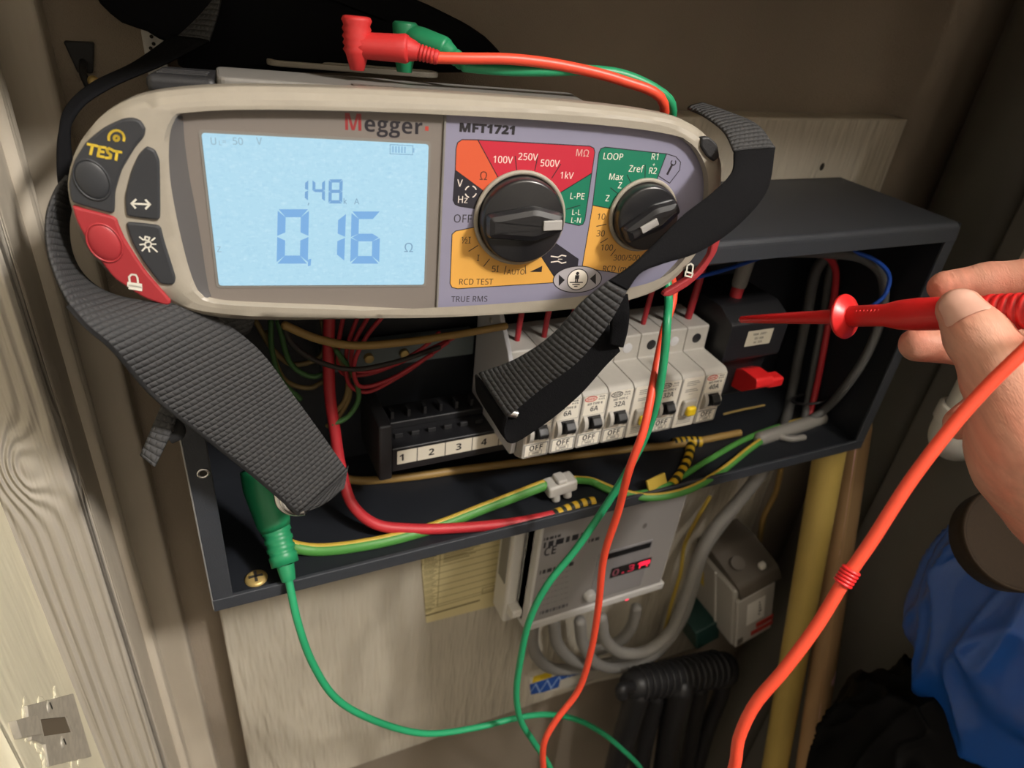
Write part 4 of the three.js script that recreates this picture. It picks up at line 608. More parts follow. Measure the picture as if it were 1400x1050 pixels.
// probe
{
  const t = thing('test_probe', 'red test probe with round finger guard, pointing at the black main switch', 'test probe');
  const inv = (u) => 1 / (2.597 + 0.003 * (u - 1010)), Q = (u) => P(u, 437 - (u - 1010) * 0.030, inv(u));
  const gv = (u, dv) => { const p = Q(u); return p; };
  mesh('tip', lathe(Q(1010), Q(1024), [[0, 0], [0.05, 0.0008], [1, 0.0012]], 16), M.steel, t);
  const bdy = mesh('shaft', lathe(Q(1014), Q(1150), [[0, 0], [0, 0.0019], [0.3, 0.0026], [1, 0.0037]], 24), M.redProbe, t);
  const g0 = Q(1150), g1 = Q(1164);
  mesh('finger_guard', lathe(g0, g1, [[0, 0.003], [0.03, 0.008], [0.2, 0.0104], [0.4, 0.0108], [0.55, 0.0104], [0.75, 0.008], [0.97, 0.006], [1, 0.005]], 40), M.redProbe, t);
  mesh('handle', lathe(Q(1164), Q(1345), [[0, 0], [0, 0.005], [0.28, 0.0051], [0.4, 0.0066], [0.55, 0.0072], [0.9, 0.007], [1, 0.0066], [1, 0]], 32), M.redProbe, t);
  const pr = [[0, 0.0066]]; for (let i = 0; i < 6; i++) pr.push([0.06 + i * 0.1, 0.0072], [0.11 + i * 0.1, 0.0072], [0.115 + i * 0.1, 0.0062], [0.155 + i * 0.1, 0.0062]); pr.push([0.7, 0.0068], [1, 0.006], [1, 0]);
  mesh('ribbed_tail', lathe(Q(1345), Q(1475), pr, 28), M.redProbe, t);
  const rg = []; for (let i = 0; i < 9; i++) { const p = Q(1170 + i * 5), d = Q(1200).sub(Q(1150)).normalize(), n = V(0, 1, 0).addScaledVector(d, -d.y).normalize(), f = CAM.clone().sub(p).normalize(); const q = p.clone().addScaledVector(f, 0.0048).addScaledVector(n, 0.0016); rg.push(new THREE.SphereGeometry(0.0006, 8, 6).scale(1, 2.4, 1).translate(q.x, q.y, q.z)); }
  mesh('grip_ribs', rg, M.redProbe, t);
}
// ---------------------------------------------------------------- wiring inside the box
const Z = (l, m = 0.004) => l.map(([u, v, z]) => { const p = PZ(u, v, z); const top = 0.176; if (z < 0.122 && p.x > 0.4625) { const q = PX(u, v, 0.4625); if (q.y > m) return q; } if (z < 0.12 && p.y < m && p.y > -0.06) return PY(u, v, m); if (z < 0.12 && p.y > top) { p.y = top; } return p; });   // nothing sinks into the box floor
const ZW = (l) => l.map((a) => PZ(...a));
function wire(name, label, pts, r, mat, group, seg = 60) { const m = mesh(name, cableGeo(pts, r, seg, 10), mat); return tag(m, label, 'wire', group); }

function earthWire(name, label, pts, r) {   // green sheath with a yellow stripe
  const t = thing(name, label, 'wire'); mesh('sheath', cableGeo(pts, r, 90, 14), M.wireGreen, t);
  mesh('stripe', cableGeo(pts.map((p) => p.clone().add(V(0, r * 0.5, -r * 0.18))), r * 0.62, 90, 12), M.wireYellow, t); return t;
}
earthWire('earth_wire', 'thick green and yellow earth wire curving from the box corner to the clear connector', Z([[375, 728, .085], [398, 746, .098], [432, 752, .1], [505, 744, .102], [585, 724, .102], [662, 695, .102], [742, 664, .102]]), 0.0035);
earthWire('earth_wire', 'green and yellow earth wire dipping from the connector towards the grey cable sheath', Z([[786, 656, .102], [812, 659, .1], [842, 671, .1], [885, 680, .1], [935, 672, .098], [985, 645, .094], [1030, 610, .088], [1075, 582, .08], [1100, 575, .074]]), 0.0026);
wire('earth_wire', 'green wire rising at the right behind the yellow and green earth wire', Z([[800, 655, .09], [850, 676, .085], [900, 668, .08], [970, 628, .075], [1020, 600, .07], [1070, 582, .065], [1110, 574, .06]]), 0.0022, M.wireGreen);
wire('red_cable', 'thick red cable dropping behind the strap and running along the box floor', Z([[440, 300, .05], [450, 420, .05], [449, 480, .055], [451, 540, .06], [458, 590, .066], [466, 640, .074], [482, 690, .088], [512, 716, .1], [560, 723, .106], [640, 721, .108], [700, 715, .11], [735, 709, .111], [765, 702, .111]]), 0.0033, M.wireThick, null, 110);
wire('tan_cable', 'tan coloured cable lying along the back of the box floor', Z([[440, 640, .04], [480, 656, .045], [550, 653, .05], [640, 641, .052], [760, 626, .055], [860, 614, .055], [930, 607, .055], [1010, 592, .05]]), 0.0028, M.wireTan);
wire('tan_cable', 'tan coloured cable sagging just below the tester edge', Z([[390, 445, .09], [430, 462, .09], [480, 472, .09], [550, 468, .09], [620, 458, .09], [690, 446, .09]]), 0.0021, M.wireTan);
wire('black_wire', 'thin dark wire curving under the tan cable below the tester', Z([[385, 440, .085], [400, 470, .082], [430, 492, .08], [480, 505, .078], [540, 495, .075], [600, 475, .07]]), 0.0014, M.wireBlack);
{
  const g = 'thin red wires looped beside the red cable', lab = 'thin red wire looped beneath the tester left of the breakers';
  const base = [[[470, 430], [462, 480], [468, 510], [500, 512], [560, 490], [620, 462]], [[490, 430], [474, 480], [478, 526], [500, 536], [545, 515], [612, 468]], [[505, 430], [482, 476], [484, 505], [520, 505], [575, 478], [600, 455]], [[525, 430], [500, 462], [484, 500], [492, 528], [530, 520], [590, 485]]];
  base.forEach((l, i) => wire('red_wire', lab, l.map(([u, v]) => PZ(u, v, 0.058 + i * 0.006)), 0.0012, M.wireRed, g));
  const ge = 'thin earth wires coiled at the left of the box', le = 'thin green and yellow wire coiled in the left of the box';
  const e2 = [[[350, 440], [375, 480], [400, 498], [435, 490], [445, 470], [440, 440]], [[380, 440], [400, 500], [430, 515], [455, 500], [462, 470]], [[455, 470], [470, 500], [478, 540], [462, 570], [448, 582]], [[460, 480], [482, 510], [490, 545], [475, 570], [455, 580]], [[365, 455], [390, 520], [425, 530], [450, 515]], [[370, 440], [372, 480], [385, 520], [410, 545]], [[465, 490], [476, 520], [470, 550], [455, 566]]];
  e2.forEach((l, i) => wire('earth_wire', le, l.map(([u, v]) => PZ(u, v, 0.045 + (i % 4) * 0.007)), 0.0015, i % 2 ? M.wireGreenShaded : M.wireTanShaded, ge));
  const gm = 'red wires entering the breaker tops', lm = 'red wire entering the top terminals of a circuit breaker';
  const nth = ['first', 'second', 'third', 'fourth', 'fifth', 'sixth', 'seventh', 'last'];
  for (let i = 0; i < 8; i++) { const x = 0.1745 + 0.009 + i * 0.018; wire('red_wire', 'red wire entering the top of the ' + nth[i] + ' breaker way from the left', [V(x, 0.1, 0.072), V(x, 0.115, 0.073), V(x + 0.002, 0.135, 0.072), V(x + 0.006, 0.155, 0.066), V(x + 0.012, 0.172, 0.055)], i > 5 ? 0.0024 : 0.0017, M.wireRed, gm, 30); }
}
wire('red_tail', 'thick red conductor with grey sheath entering the main switch top', Z([[1000, 440, .075], [1004, 410, .075], [1012, 385, .073], [1020, 362, .07]]), 0.0042, M.wireThick);
wire('grey_tail', 'grey sheath above the thick red conductor at the main switch', Z([[1011, 387, .0735], [1022, 355, .07], [1040, 325, .06]]), 0.0052, M.cableGrey);
wire('blue_wire', 'thin blue wire crossing behind the right end of the tester', Z([[930, 384, .1], [965, 376, .1], [1000, 366, .095], [1060, 345, .08]]), 0.0013, M.wireBlue);
wire('blue_wire', 'blue wire bowing above the probe handle in the box', Z([[1150, 340, .1], [1197, 356, .106], [1216, 380, .108], [1209, 404, .11], [1190, 420, .106], [1165, 430, .09]]), 0.0015, M.wireBlue);
wire('red_wire', 'red wire running beside grey cables behind the probe shaft', Z([[1105, 345, .06], [1130, 350, .062], [1142, 368, .062], [1141, 400, .062], [1133, 440, .06], [1124, 490, .06], [1115, 535, .06], [1106, 570, .06]]), 0.0026, M.wireThick);
wire('grey_cable', 'dark grey cable behind the probe shaft, left of the red wire', Z([[1130, 350, .045], [1116, 370, .045], [1105, 420, .045], [1093, 480, .045], [1082, 540, .045], [1070, 590, .045]]), 0.0042, M.wireGrey);
wire('grey_cable', 'grey cable close to the left of the red wire', Z([[1140, 352, .05], [1133, 380, .05], [1126, 430, .05], [1115, 490, .05], [1106, 540, .05], [1098, 580, .05]]), 0.003, M.wireGrey);
wire('grey_cable', 'long grey cable arching along the box top and down the right side', Z([[930, 362, .1], [990, 352, .104], [1060, 345, .104], [1130, 346, .104], [1180, 354, .1], [1203, 372, .1], [1209, 400, .1], [1203, 440, .102], [1185, 485, .104], [1155, 530, .1], [1125, 562, .088], [1098, 580, .075]]), 0.0034, M.wireGrey, null, 110);
wire('cable_sheath', 'pale grey cable sheath end at the foot of the bundled cables', Z([[1122, 572, .07], [1095, 582, .068], [1070, 590, .066], [1040, 600, .06]]), 0.0056, M.cableGrey);
wire('cable_sheath', 'short grey sheath lying on the box floor below the bundle', Z([[1062, 596, .075], [1080, 600, .075], [1098, 598, .073]]), 0.0026, M.cableGrey);
wire('cable_tie', 'black cable tie looped round the grey and red cables', (() => { const c = PZ(1108, 545, .075), o = []; for (let i = 0; i <= 14; i++) { const a = i / 14 * Math.PI * 2; o.push(c.clone().add(V(Math.cos(a) * 0.014, Math.sin(a) * 0.005 + Math.cos(a) * 0.002, Math.sin(a) * 0.012))); } return o; })(), 0.0011, M.black);
wire('earth_wire', 'short bare tipped wire poking out right of the last breaker', Z([[990, 566, .08], [1015, 560, .075], [1045, 554, .065]]), 0.0009, M.brass);
{
  const st = dataTex(64, (x) => (x < 0.45 ? [24, 28, 16] : [196, 160, 36]), true, [9, 1]);
  const sm = std({ map: st, roughness: 0.5 });
  const sleeve = (label, pts, r, rep) => { const m = sm.clone(); m.map = st.clone(); m.map.repeat.set(rep, 1); m.map.needsUpdate = true; return tag(mesh('striped_sleeve', tube(pts, r, 40, 14), m), label, 'sleeve'); };
  sleeve('yellow and black striped sleeve over the end of the thick red cable', Z([[756, 705, .112], [775, 697, .111], [795, 690, .11], [812, 686, .108]]), 0.0036, 5);
  sleeve('yellow and black striped tape hanging from the tan cable', Z([[945, 600, .07], [942, 622, .075], [932, 645, .08], [918, 664, .085]]), 0.0034, 7);
  sleeve('yellow and black striped tape wrapped along the tan cable', Z([[920, 606, .064], [935, 604, .064], [958, 604, .062]]), 0.004, 5);
  const tg = thing('yellow_tag', 'yellow tape tab at the end of the striped tape', 'tape'); mesh('tab', bx(-0.009, 0.009, -0.005, 0.005, -0.001, 0.001, 0.0006), M.wireYellow, tg); tg.position.copy(PY(898, 661, .0075)); tg.rotation.set(-0.6, 0.2, 0.1);
  const c = thing('terminal_connector', 'clear nylon terminal connector joining the earth wires', 'connector');
  const o = PZ(765, 664, .103); c.position.copy(o); c.rotation.z = 0.12;
  mesh('body', [bx(-0.0105, 0.0105, -0.0035, 0.0055, -0.006, 0.006, 0.002), bx(-0.0035, 0.0035, -0.003, 0.008, -0.005, 0.005, 0.0015)], M.nylon, c);
  for (const s of [-1, 1]) mesh('screw_tower', [cyl(V(s * 0.0042, -0.001, 0.002), V(s * 0.0042, -0.008, 0.0035), 0.003, 0.0028, 18)], M.nylon, c);
}
// ---------------------------------------------------------------- below the box
{
  const t = thing('record_card', 'cream printed record card with ruled rows, hung below the fuse box', 'card');
  const z = 0.0212, a = PZ(571, 760, z), b = PZ(681, 740, z), c = PZ(686, 826, z), d = PZ(583, 852, z), pts = [[a.x, 0.005], [b.x, 0.005], [c.x, c.y], [d.x, d.y]];
  const bb = [a.x, c.x, d.y - 0.001, -0.08];
  const tex = canvasTex(512, 640, (g, w, h) => {
    g.fillStyle = '#dccf9e'; g.fillRect(0, 0, w, h); g.strokeStyle = '#7b6a42'; g.fillStyle = '#6a5a38'; g.lineWidth = 3; g.save(); g.translate(0, 0);
    for (let y = 20; y < 560; y += 42) { g.beginPath(); g.moveTo(24, y); g.lineTo(w - 40, y); g.stroke(); for (let k = 0; k < 3; k++) g.fillRect(34, y + 9 + k * 10, 50 + (y * 7 + k * 13) % 26, 4); }
    g.strokeRect(24, 20, w - 64, 520); g.beginPath(); g.moveTo(120, 20); g.lineTo(120, 540); g.stroke(); for (let k = 0; k < 5; k++) g.fillRect(140, 200 + k * 12, 200 - (k * 37) % 90, 4); g.fillRect(40, 575, 330, 10); g.strokeRect(380, 500, 70, 36); g.restore();
  });
  mesh('sheet', prism(roundPoly([[a.x, -0.08], [b.x, -0.08], [c.x, c.y], [d.x, d.y]], 0.001), 0.0201, z, 0.0001, bb), std({ map: tex, roughness: 0.7 }), t);
}
{
  const t = thing('warning_sticker', 'white sticker with a torn blue and yellow warning band below the meter', 'sticker');
  const z = 0.0206, a = PZ(722, 918, z), b = PZ(850, 890, z), c = PZ(852, 925, z), d = PZ(726, 950, z), p2 = (p) => [p.x, p.y];
  const x0 = a.x - 0.002, x1 = b.x + 0.01, y0 = c.y - 0.01, y1 = a.y + 0.01;
  const tex = canvasTex(512, 256, (g, w, h) => {
    g.fillStyle = '#c9c3b4'; g.fillRect(0, 0, w, h); g.save(); g.rotate(0.03); g.fillStyle = '#2450a0'; g.fillRect(0, 92, w, 62); g.fillStyle = '#d8dde2'; for (let i = 0; i < 9; i++) { g.beginPath(); g.moveTo(30 + i * 55, 150); g.lineTo(60 + i * 55, 100); g.lineTo(90 + i * 55, 150); g.lineWidth = 5; g.strokeStyle = '#9db4da'; g.stroke(); } g.fillStyle = '#bcb7ab'; g.fillRect(180, 120, 330, 60); g.fillStyle = '#d9b92c'; g.fillRect(40, 60, 90, 30); g.fillStyle = '#8f8c86'; for (let i = 0; i < 4; i++) g.fillRect(60, 170 + i * 14, 300 - i * 30, 5); g.restore();
  });
  mesh('sheet', prism([p2(a), p2(b), p2(c), p2(d)], 0.0201, z, 0.0001, [x0, x1, y0, y1]), std({ map: tex, roughness: 0.6 }), t);
}
{
  const t = thing('electricity_meter', 'pale grey electricity meter with red lit digits under the fuse box', 'meter');
  const x0 = 0.2235, x1 = 0.362, y0 = -0.181, y1 = -0.02, zf = 0.07;
  mesh('base', bx(x0 - 0.008, x1 + 0.004, y0 - 0.006, y1, 0.02, 0.03, 0.002), M.meter, t);
  mesh('body', [bx(x0, x1, y0, y1 - 0.004, 0.028, zf - 0.006, 0.003), bx(x0, x1 - 0.002, y0 + 0.004, y1, 0.05, zf, 0.002)], M.meter, t);
  const wp = PZ(892, 739, zf), w0 = PZ(798, 765, zf), w1 = PZ(897, 793, zf), w2 = PZ(803, 822, zf);
  const tex = canvasTex(1024, 900, (g, w, h) => {
    const c = (u, v) => { const p = PZ(560 + u / 2.692, 640 + v / 2.692, zf); return [(p.x - x0) / (x1 - x0) * w, (y1 - p.y) / (y1 - y0) * h]; };
    g.fillStyle = '#9c9998'; g.fillRect(0, 0, w, h); g.fillStyle = '#2c2c30';
    const tb = (u, v, s, px) => { const q = c(u, v); g.font = 'bold ' + px * 1.5 + 'px sans-serif'; g.fillText(s, q[0], q[1]); };
    const bars = (u, v, n, ww, hh) => { const q = c(u, v); let x = q[0]; for (let i = 0; i < n; i++) { const k = ww * (0.3 + ((i * 7) % 5) / 5); g.fillRect(x, q[1], k, hh); x += k + ww * 0.35; } };
    bars(495, 274, 7, 46, 34); bars(495, 258, 5, 22, 16); bars(660, 262, 3, 26, 20); tb(490, 326, 'CE', 48); bars(480, 378, 8, 28, 24); for (let i = 0; i < 6; i++) { g.fillStyle = '#8d8b8b'; bars(480, 405 + i * 20, 8, 24, 8); } g.fillStyle = '#55545a'; bars(480, 528, 9, 22, 22);
    g.strokeStyle = '#98969a'; g.lineWidth = 4; const e = c(580, 295); g.beginPath(); g.arc(e[0], e[1], 22, 0, 7); g.stroke();
    const s = c(865, 212); g.fillStyle = '#6f6c68'; g.beginPath(); g.arc(s[0], s[1], 16, 0, 7); g.fill();
  });
  const wx0 = w2.x, wx1 = wp.x, wy1 = (wp.y + w0.y) / 2 + 0.002, wy0 = (w1.y + w2.y) / 2;
  mesh('front_plate', flat([[x0 + 0.002, y0 + 0.006], [x1 - 0.004, y0 + 0.006], [x1 - 0.004, y1 - 0.002], [x0 + 0.002, y1 - 0.002]], zf + 0.0002, [x0, x1, y0, y1]), std({ map: tex, roughness: 0.5 }), t);
  const win = mesh('display_window', [bx(wx0, wx1, wy0, wy1, zf - 0.002, zf + 0.0012, 0.001)], std({ color: rgb(0.3, 0.29, 0.3), roughness: 0.25 }), t);
  mesh('window_shade', bx(wx0 + 0.002, wx1 - 0.002, wy1 - 0.008, wy1 - 0.002, zf + 0.001, zf + 0.0016, 0), M.black, win);
  const d0 = PZ(832, 789, zf), d1 = PZ(884, 768, zf), dt = canvasTex(256, 96, (g, w, h) => { g.fillStyle = '#000'; g.fillRect(0, 0, w, h); g.font = 'bold 84px monospace'; g.fillStyle = '#5a2a30'; g.fillText('0', 6, 80); g.fillStyle = '#a01830'; g.fillText('.3', 55, 80); g.fillStyle = '#ff2040'; g.fillText('1.', 160, 80); g.fillRect(190, 20, 60, 40); });
  mesh('digits', flat([[d0.x, d0.y], [d1.x + 0.003, d0.y], [d1.x + 0.003, d0.y + 0.012], [d0.x, d0.y + 0.012]], zf + 0.0018, [d0.x, d1.x + 0.003, d0.y, d0.y + 0.012]), std({ color: rgb(0.02, 0.02, 0.02), roughness: 0.4, emissive: rgb(1, 1, 1), emissiveMap: dt, emissiveIntensity: 1.6 }), win);
  const kn = PZ(805, 812, zf + 0.001); mesh('seal_knob', lathe(kn, kn.clone().add(V(0, 0, 0.006)), [[0, 0.0055], [0.8, 0.005], [1, 0.004], [1, 0]], 24), M.meter, t);
  const ld = PZ(857, 819, zf + 0.001); mesh('indicator_lamp', new THREE.SphereGeometry(0.0016, 12, 8).scale(1.6, 1, 0.6).translate(ld.x, ld.y, ld.z), M.led, t);
  const l2 = PZ(916, 759, zf - 0.01); mesh('indicator_lamp', new THREE.SphereGeometry(0.0013, 12, 8).translate(x1 + 0.0006, l2.y, 0.06), M.led, t);
  mesh('side_cover', [bx(x0 - 0.0125, x0 - 0.001, y0 - 0.004, y1 - 0.02, 0.028, 0.052, 0.003), prismX(roundPoly([[0.028, y0 - 0.004], [0.062, y0 + 0.012], [0.062, y0 + 0.02], [0.028, y0 + 0.02]], 0.002), x0 - 0.01, x0 - 0.001)], M.white, t);
  mesh('side_window', bx(x0 - 0.0132, x0 - 0.0122, y0 + 0.04, y1 - 0.06, 0.034, 0.047, 0.0004), M.cableGrey, t);
  mesh('terminal_cover', prismX(roundPoly([[0.028, y0 - 0.012], [zf - 0.012, y0 - 0.008], [zf + 0.002, y0 + 0.004], [zf + 0.002, y0 + 0.012], [0.028, y0 + 0.012]], 0.002), x0 + 0.004, x1), M.meter, t);
}
{
  const g = 'grey meter tails looping under the meter';
  const tails = [
    ['leftmost grey meter tail, a short loop under the left corner of the meter', [[728, 855, .045], [728, 880, .045], [738, 903, .04], [760, 915, .035], [800, 912, .03]]],
    ['grey meter tail looping second from the left under the meter', [[757, 850, .05], [762, 880, .05], [785, 903, .048], [825, 908, .04], [880, 890, .03]]],
    ['grey meter tail looping deepest under the middle of the meter', [[793, 850, .055], [797, 880, .055], [818, 908, .055], [855, 912, .055], [895, 895, .055], [930, 850, .05], [948, 800, .05], [962, 752, .05], [995, 705, .05], [1030, 660, .05], [1050, 630, .05]]],
    ['pale grey meter tail rising from the right of the meter into the box', [[822, 845, .062], [828, 875, .064], [850, 892, .066], [885, 889, .066], [915, 865, .066], [937, 815, .066], [952, 770, .066], [975, 725, .066], [1010, 685, .066], [1038, 650, .066], [1050, 630, .066]]],
    ['short dark grey meter tail bent behind the right end of the meter', [[870, 832, .05], [864, 856, .05], [845, 878, .045], [812, 890, .035]]]];
  for (const [lab, l] of tails) { const m = mesh('meter_tail', cableGeo(ZW(l), 0.0058, 80, 12), M.cableGrey); tag(m, lab, 'cable', g); }
  wire('earth_wire', 'thin green and yellow wire dropping beside the meter', ZW([[970, 680, .04], [950, 715, .04], [936, 745, .04], [930, 785, .04], [918, 825, .04], [908, 865, .03], [890, 925, .022]]), 0.0019, M.wireYellow);
  wire('tan_cable', 'yellow cable hanging below the box right of the grey tails', ZW([[1068, 640, .04], [1060, 675, .04], [1045, 705, .04], [1038, 740, .04], [1030, 775, .03]]), 0.0028, M.wireTan);
}
// service fuse unit
{
  const t = thing('service_fuse', 'pale service fuse unit with brown cap and blank white label, right of the meter', 'fuse unit');
  const o = PZ(1003, 888, 0.09); t.position.set(o.x, o.y, 0); t.rotation.z = 0.30;
  mesh('body', [bx(0, 0.045, 0, 0.1, 0.022, 0.088, 0.004)], M.cutGrey, t);
  mesh('front_cover', bx(0.0008, 0.047, 0.004, 0.086, 0.087, 0.0915, 0.002), M.cutGrey, t);
  mesh('side_rib', bx(-0.0012, 0.002, 0.002, 0.098, 0.058, 0.061, 0.0008), M.white, t);
  mesh('brown_cap', [prismX(roundPoly([[0.024, 0.086], [0.024, 0.112], [0.05, 0.115], [0.088, 0.104], [0.094, 0.09], [0.08, 0.084]], 0.004), 0.004, 0.052), cyl(V(0.018, 0.105, 0.066), V(0.018, 0.113, 0.07), 0.008, 0.007, 20)].map((q) => boxUV(q)), M.cutBrown, t);
  mesh('seal_tab', bx(0.034, 0.041, 0.101, 0.111, 0.078, 0.084, 0.002), M.white, t);
  const tex = canvasTex(128, 192, (g, w, h) => { g.fillStyle = '#e9e7e2'; g.fillRect(0, 0, w, h); g.fillStyle = '#3c3c3c'; for (let i = 0; i < 5; i++) g.fillRect(84, 30 + i * 26, 8 + (i * 5) % 16, 14); });
  mesh('white_label', flat([[0.013, 0.036], [0.035, 0.036], [0.035, 0.074], [0.013, 0.074]], 0.0918, [0.013, 0.035, 0.036, 0.074]), std({ map: tex, roughness: 0.6 }), t);
  mesh('red_stripe', [bx(0.02, 0.0475, 0.012, 0.019, 0.086, 0.0922, 0.0006), bx(0.026, 0.0475, 0.022, 0.03, 0.086, 0.0922, 0.0006)], M.cutRed, t);
  mesh('small_print', bx(0.003, 0.01, 0.008, 0.018, 0.0912, 0.0917, 0.0001), M.cutBrown, t);
  mesh('cream_sticker', bx(-0.0004, 0.0005, 0.05, 0.075, 0.026, 0.04, 0.0002), M.yellowPrint, t);
  mesh('green_block', bx(-0.026, 0.004, -0.022, 0.012, 0.022, 0.062, 0.002), M.cutGreen, t);
}
// black ribbed holder leaning below
{
  const t = thing('black_bracket', 'black ribbed plastic tool bar with hanging legs below the service fuse', 'tool');
  const a = PZ(858, 938, 0.085), b = PZ(990, 912, 0.085), d = b.clone().sub(a).normalize(), L = b.distanceTo(a);
  mesh('bar', [lathe(a, b, [[0, 0], [0, 0.012], [0.1, 0.015], [0.9, 0.018], [0.97, 0.016], [1, 0.01], [1, 0]], 24), new THREE.SphereGeometry(0.02, 20, 14).scale(0.8, 1, 0.9).translate(b.x, b.y - 0.004, b.z)], M.black, t);
  for (let i = 0; i < 14; i++) { const c = a.clone().addScaledVector(d, L * (0.1 + i * 0.062)); const g = new THREE.TorusGeometry(0.0155 + i * 0.0002, 0.0016, 8, 28); g.applyQuaternion(new THREE.Quaternion().setFromUnitVectors(V(0, 0, 1), d)); g.translate(c.x, c.y, c.z); mesh('rib', g, M.black, t); }
  const leg = (l, r) => mesh('leg', cableGeo(l.map((q) => PZ(...q)), r, 40, 14), M.black, t);
  leg([[872, 948, .09], [856, 1000, .09], [842, 1050, .09], [830, 1110, .09]], 0.012); leg([[930, 940, .095], [918, 1000, .095], [908, 1060, .095], [900, 1120, .095]], 0.014); leg([[992, 915, .085], [985, 950, .085], [968, 995, .085], [950, 1060, .085]], 0.009);
  leg([[896, 950, .08], [880, 1010, .08], [870, 1080, .08]], 0.012); leg([[955, 940, .08], [945, 1000, .08], [930, 1090, .08]], 0.011);
  mesh('hook', cableGeo(ZW([[862, 938, .09], [850, 942, .092], [850, 950, .094]]), 0.006, 20, 10), M.black, t);
}
// poles, pipes
{
  const low = (u0, v0, z0, u1, v1, z1) => { const a = PZ(u0, v0, z0), b = PZ(u1, v1, z1), f = (-1.1 - a.y) / (b.y - a.y), up = (-0.004 - a.y) / (b.y - a.y); return [a.clone().lerp(b, up), a.clone().lerp(b, f)]; };
  const y = low(1127, 660, 0.106, 1060, 1045, 0.168), w = low(1161, 660, 0.102, 1106, 1045, 0.19);
  const t1 = thing('yellow_pole', 'pale yellow wooden broom pole standing below the box', 'pole'); mesh('shaft', boxUV(lathe(y[0], y[1], [[0, 0], [0, 0.010], [0.01, 0.0125], [1, 0.0125], [1, 0]], 24)), M.pole, t1);
  const t2 = thing('stained_pole', 'brown wooden pole with pale paint stains beside the yellow pole', 'pole'); mesh('shaft', boxUV(lathe(w[0], w[1], [[0, 0], [0, 0.010], [0.01, 0.0118], [1, 0.0118], [1, 0]], 24)), M.wood, t2);
  const t3 = thing('soil_pipe', 'wide grey vertical pipe in the dark corner right of the box', 'pipe'); mesh('pipe', boxUV(cyl(V(0.615, -1.1, 0.062), V(0.615, 1.5, 0.062), 0.05, 0.05, 48)), M.soil, t3);
  mesh('collar', boxUV(lathe(V(0.615, 0.5, 0.062), V(0.615, 0.6, 0.062), [[0, 0.05], [0.1, 0.056], [0.9, 0.056], [1, 0.05]], 48)), M.soil, t3);
  const a = V(0.512, 1.5, 0.158), b = V(0.512, 0.032, 0.158), t4 = thing('waste_pipe', 'narrow white plastic pipe ending in an elbow behind the hand', 'pipe');
  mesh('pipe', cyl(a, b, 0.0125, 0.0125, 32), M.waste, t4);
  mesh('elbow', [tube([V(0.512, 0.045, 0.158), V(0.512, 0.034, 0.158), V(0.514, 0.025, 0.158), V(0.524, 0.018, 0.158), V(0.548, 0.017, 0.158)], 0.0148, 30, 24), lathe(V(0.512, 0.038, 0.158), V(0.512, 0.052, 0.158), [[0, 0.0148], [0.1, 0.0165], [0.9, 0.0165], [1, 0.013]], 32)], M.waste, t4);
}
// bags
function bag(name, label, c, r, mat, s, lumps) {
  const g0 = mergeVertices(new THREE.IcosahedronGeometry(1, 40).deleteAttribute('normal').deleteAttribute('uv')), p = g0.attributes.position;
  for (let i = 0; i < p.count; i++) {
    const v = V(p.getX(i), p.getY(i), p.getZ(i)); const q = v.clone().multiplyScalar(1.6).addScalar(s);
    let k = 1 + 0.16 * N3(q.x, q.y, q.z); for (let o = 0; o < 2; o++) { const f = lumps * (1.6 ** o); const rg = 1 - Math.min(1, Math.abs(N3(v.x * f + s, v.y * f * 0.6, v.z * f + o)) * 2.2); k += 0.13 / (o + 1) * rg * rg * rg; }
    p.setXYZ(i, c.x + v.x * r.x * k, c.y + v.y * r.y * k, c.z + v.z * r.z * k);
  }
  g0.computeVertexNormals(); return tag(mesh(name, boxUV(g0), mat), label, 'bag');
}
const blue = bag('blue_bag', 'blue polythene bag with shiny folds hanging at the lower right', V(0.492, -0.04, 0.285), V(0.046, 0.11, 0.08), M.blueBag, 3.1, 1.2);
const dark = bag('added_black_bag', 'added black sack shape filling the dark area below the blue bag', V(0.482, -0.235, 0.262), V(0.05, 0.09, 0.066), M.addedBlackBag, 7.7, 1.6);  // added form, fills the dark lower corner with black
for (const [b, m, p, q] of [[blue, M.blueBag, V(0.5, 0.055, 0.285), V(0.55, 0.135, 0.29)], [dark, M.addedBlackBag, V(0.49, -0.16, 0.262), V(0.55, -0.06, 0.25)]]) {   // handles looped over pegs on the door
  const s = V(0, 0, 0.016); mesh('handle', [tube([p.clone().sub(s), p.clone().lerp(q, 0.6).sub(s), q.clone().add(V(0, 0.004, 0)), p.clone().lerp(q, 0.6).add(s), p.clone().add(s)], 0.0035, 40, 8)], m, b);
  const k = thing('door_peg', p.y > 0 ? 'small wooden peg on the open door above the blue bag' : 'small wooden peg on the open door above the black sack', 'peg'); mesh('peg', lathe(V(0.563, q.y, q.z), V(0.538, q.y + 0.006, q.z), [[0, 0], [0, 0.007], [0.7, 0.005], [0.85, 0.0075], [1, 0.006], [1, 0]], 16), M.pole, k);
}
{
  const t = thing('cardboard_tube', 'brown cardboard roll end resting on the blue bag below the wrist', 'cardboard');
  const a = P(1395, 735, .40), n = V(-0.45, 0.75, 0.5).normalize();
  mesh('roll', lathe(a.clone().addScaledVector(n, -0.02), a, [[0, 0], [0, 0.03], [0.85, 0.031], [1, 0.0305], [1, 0.0285], [0.7, 0.0275], [0.7, 0]], 48), M.cardboard, t);
}
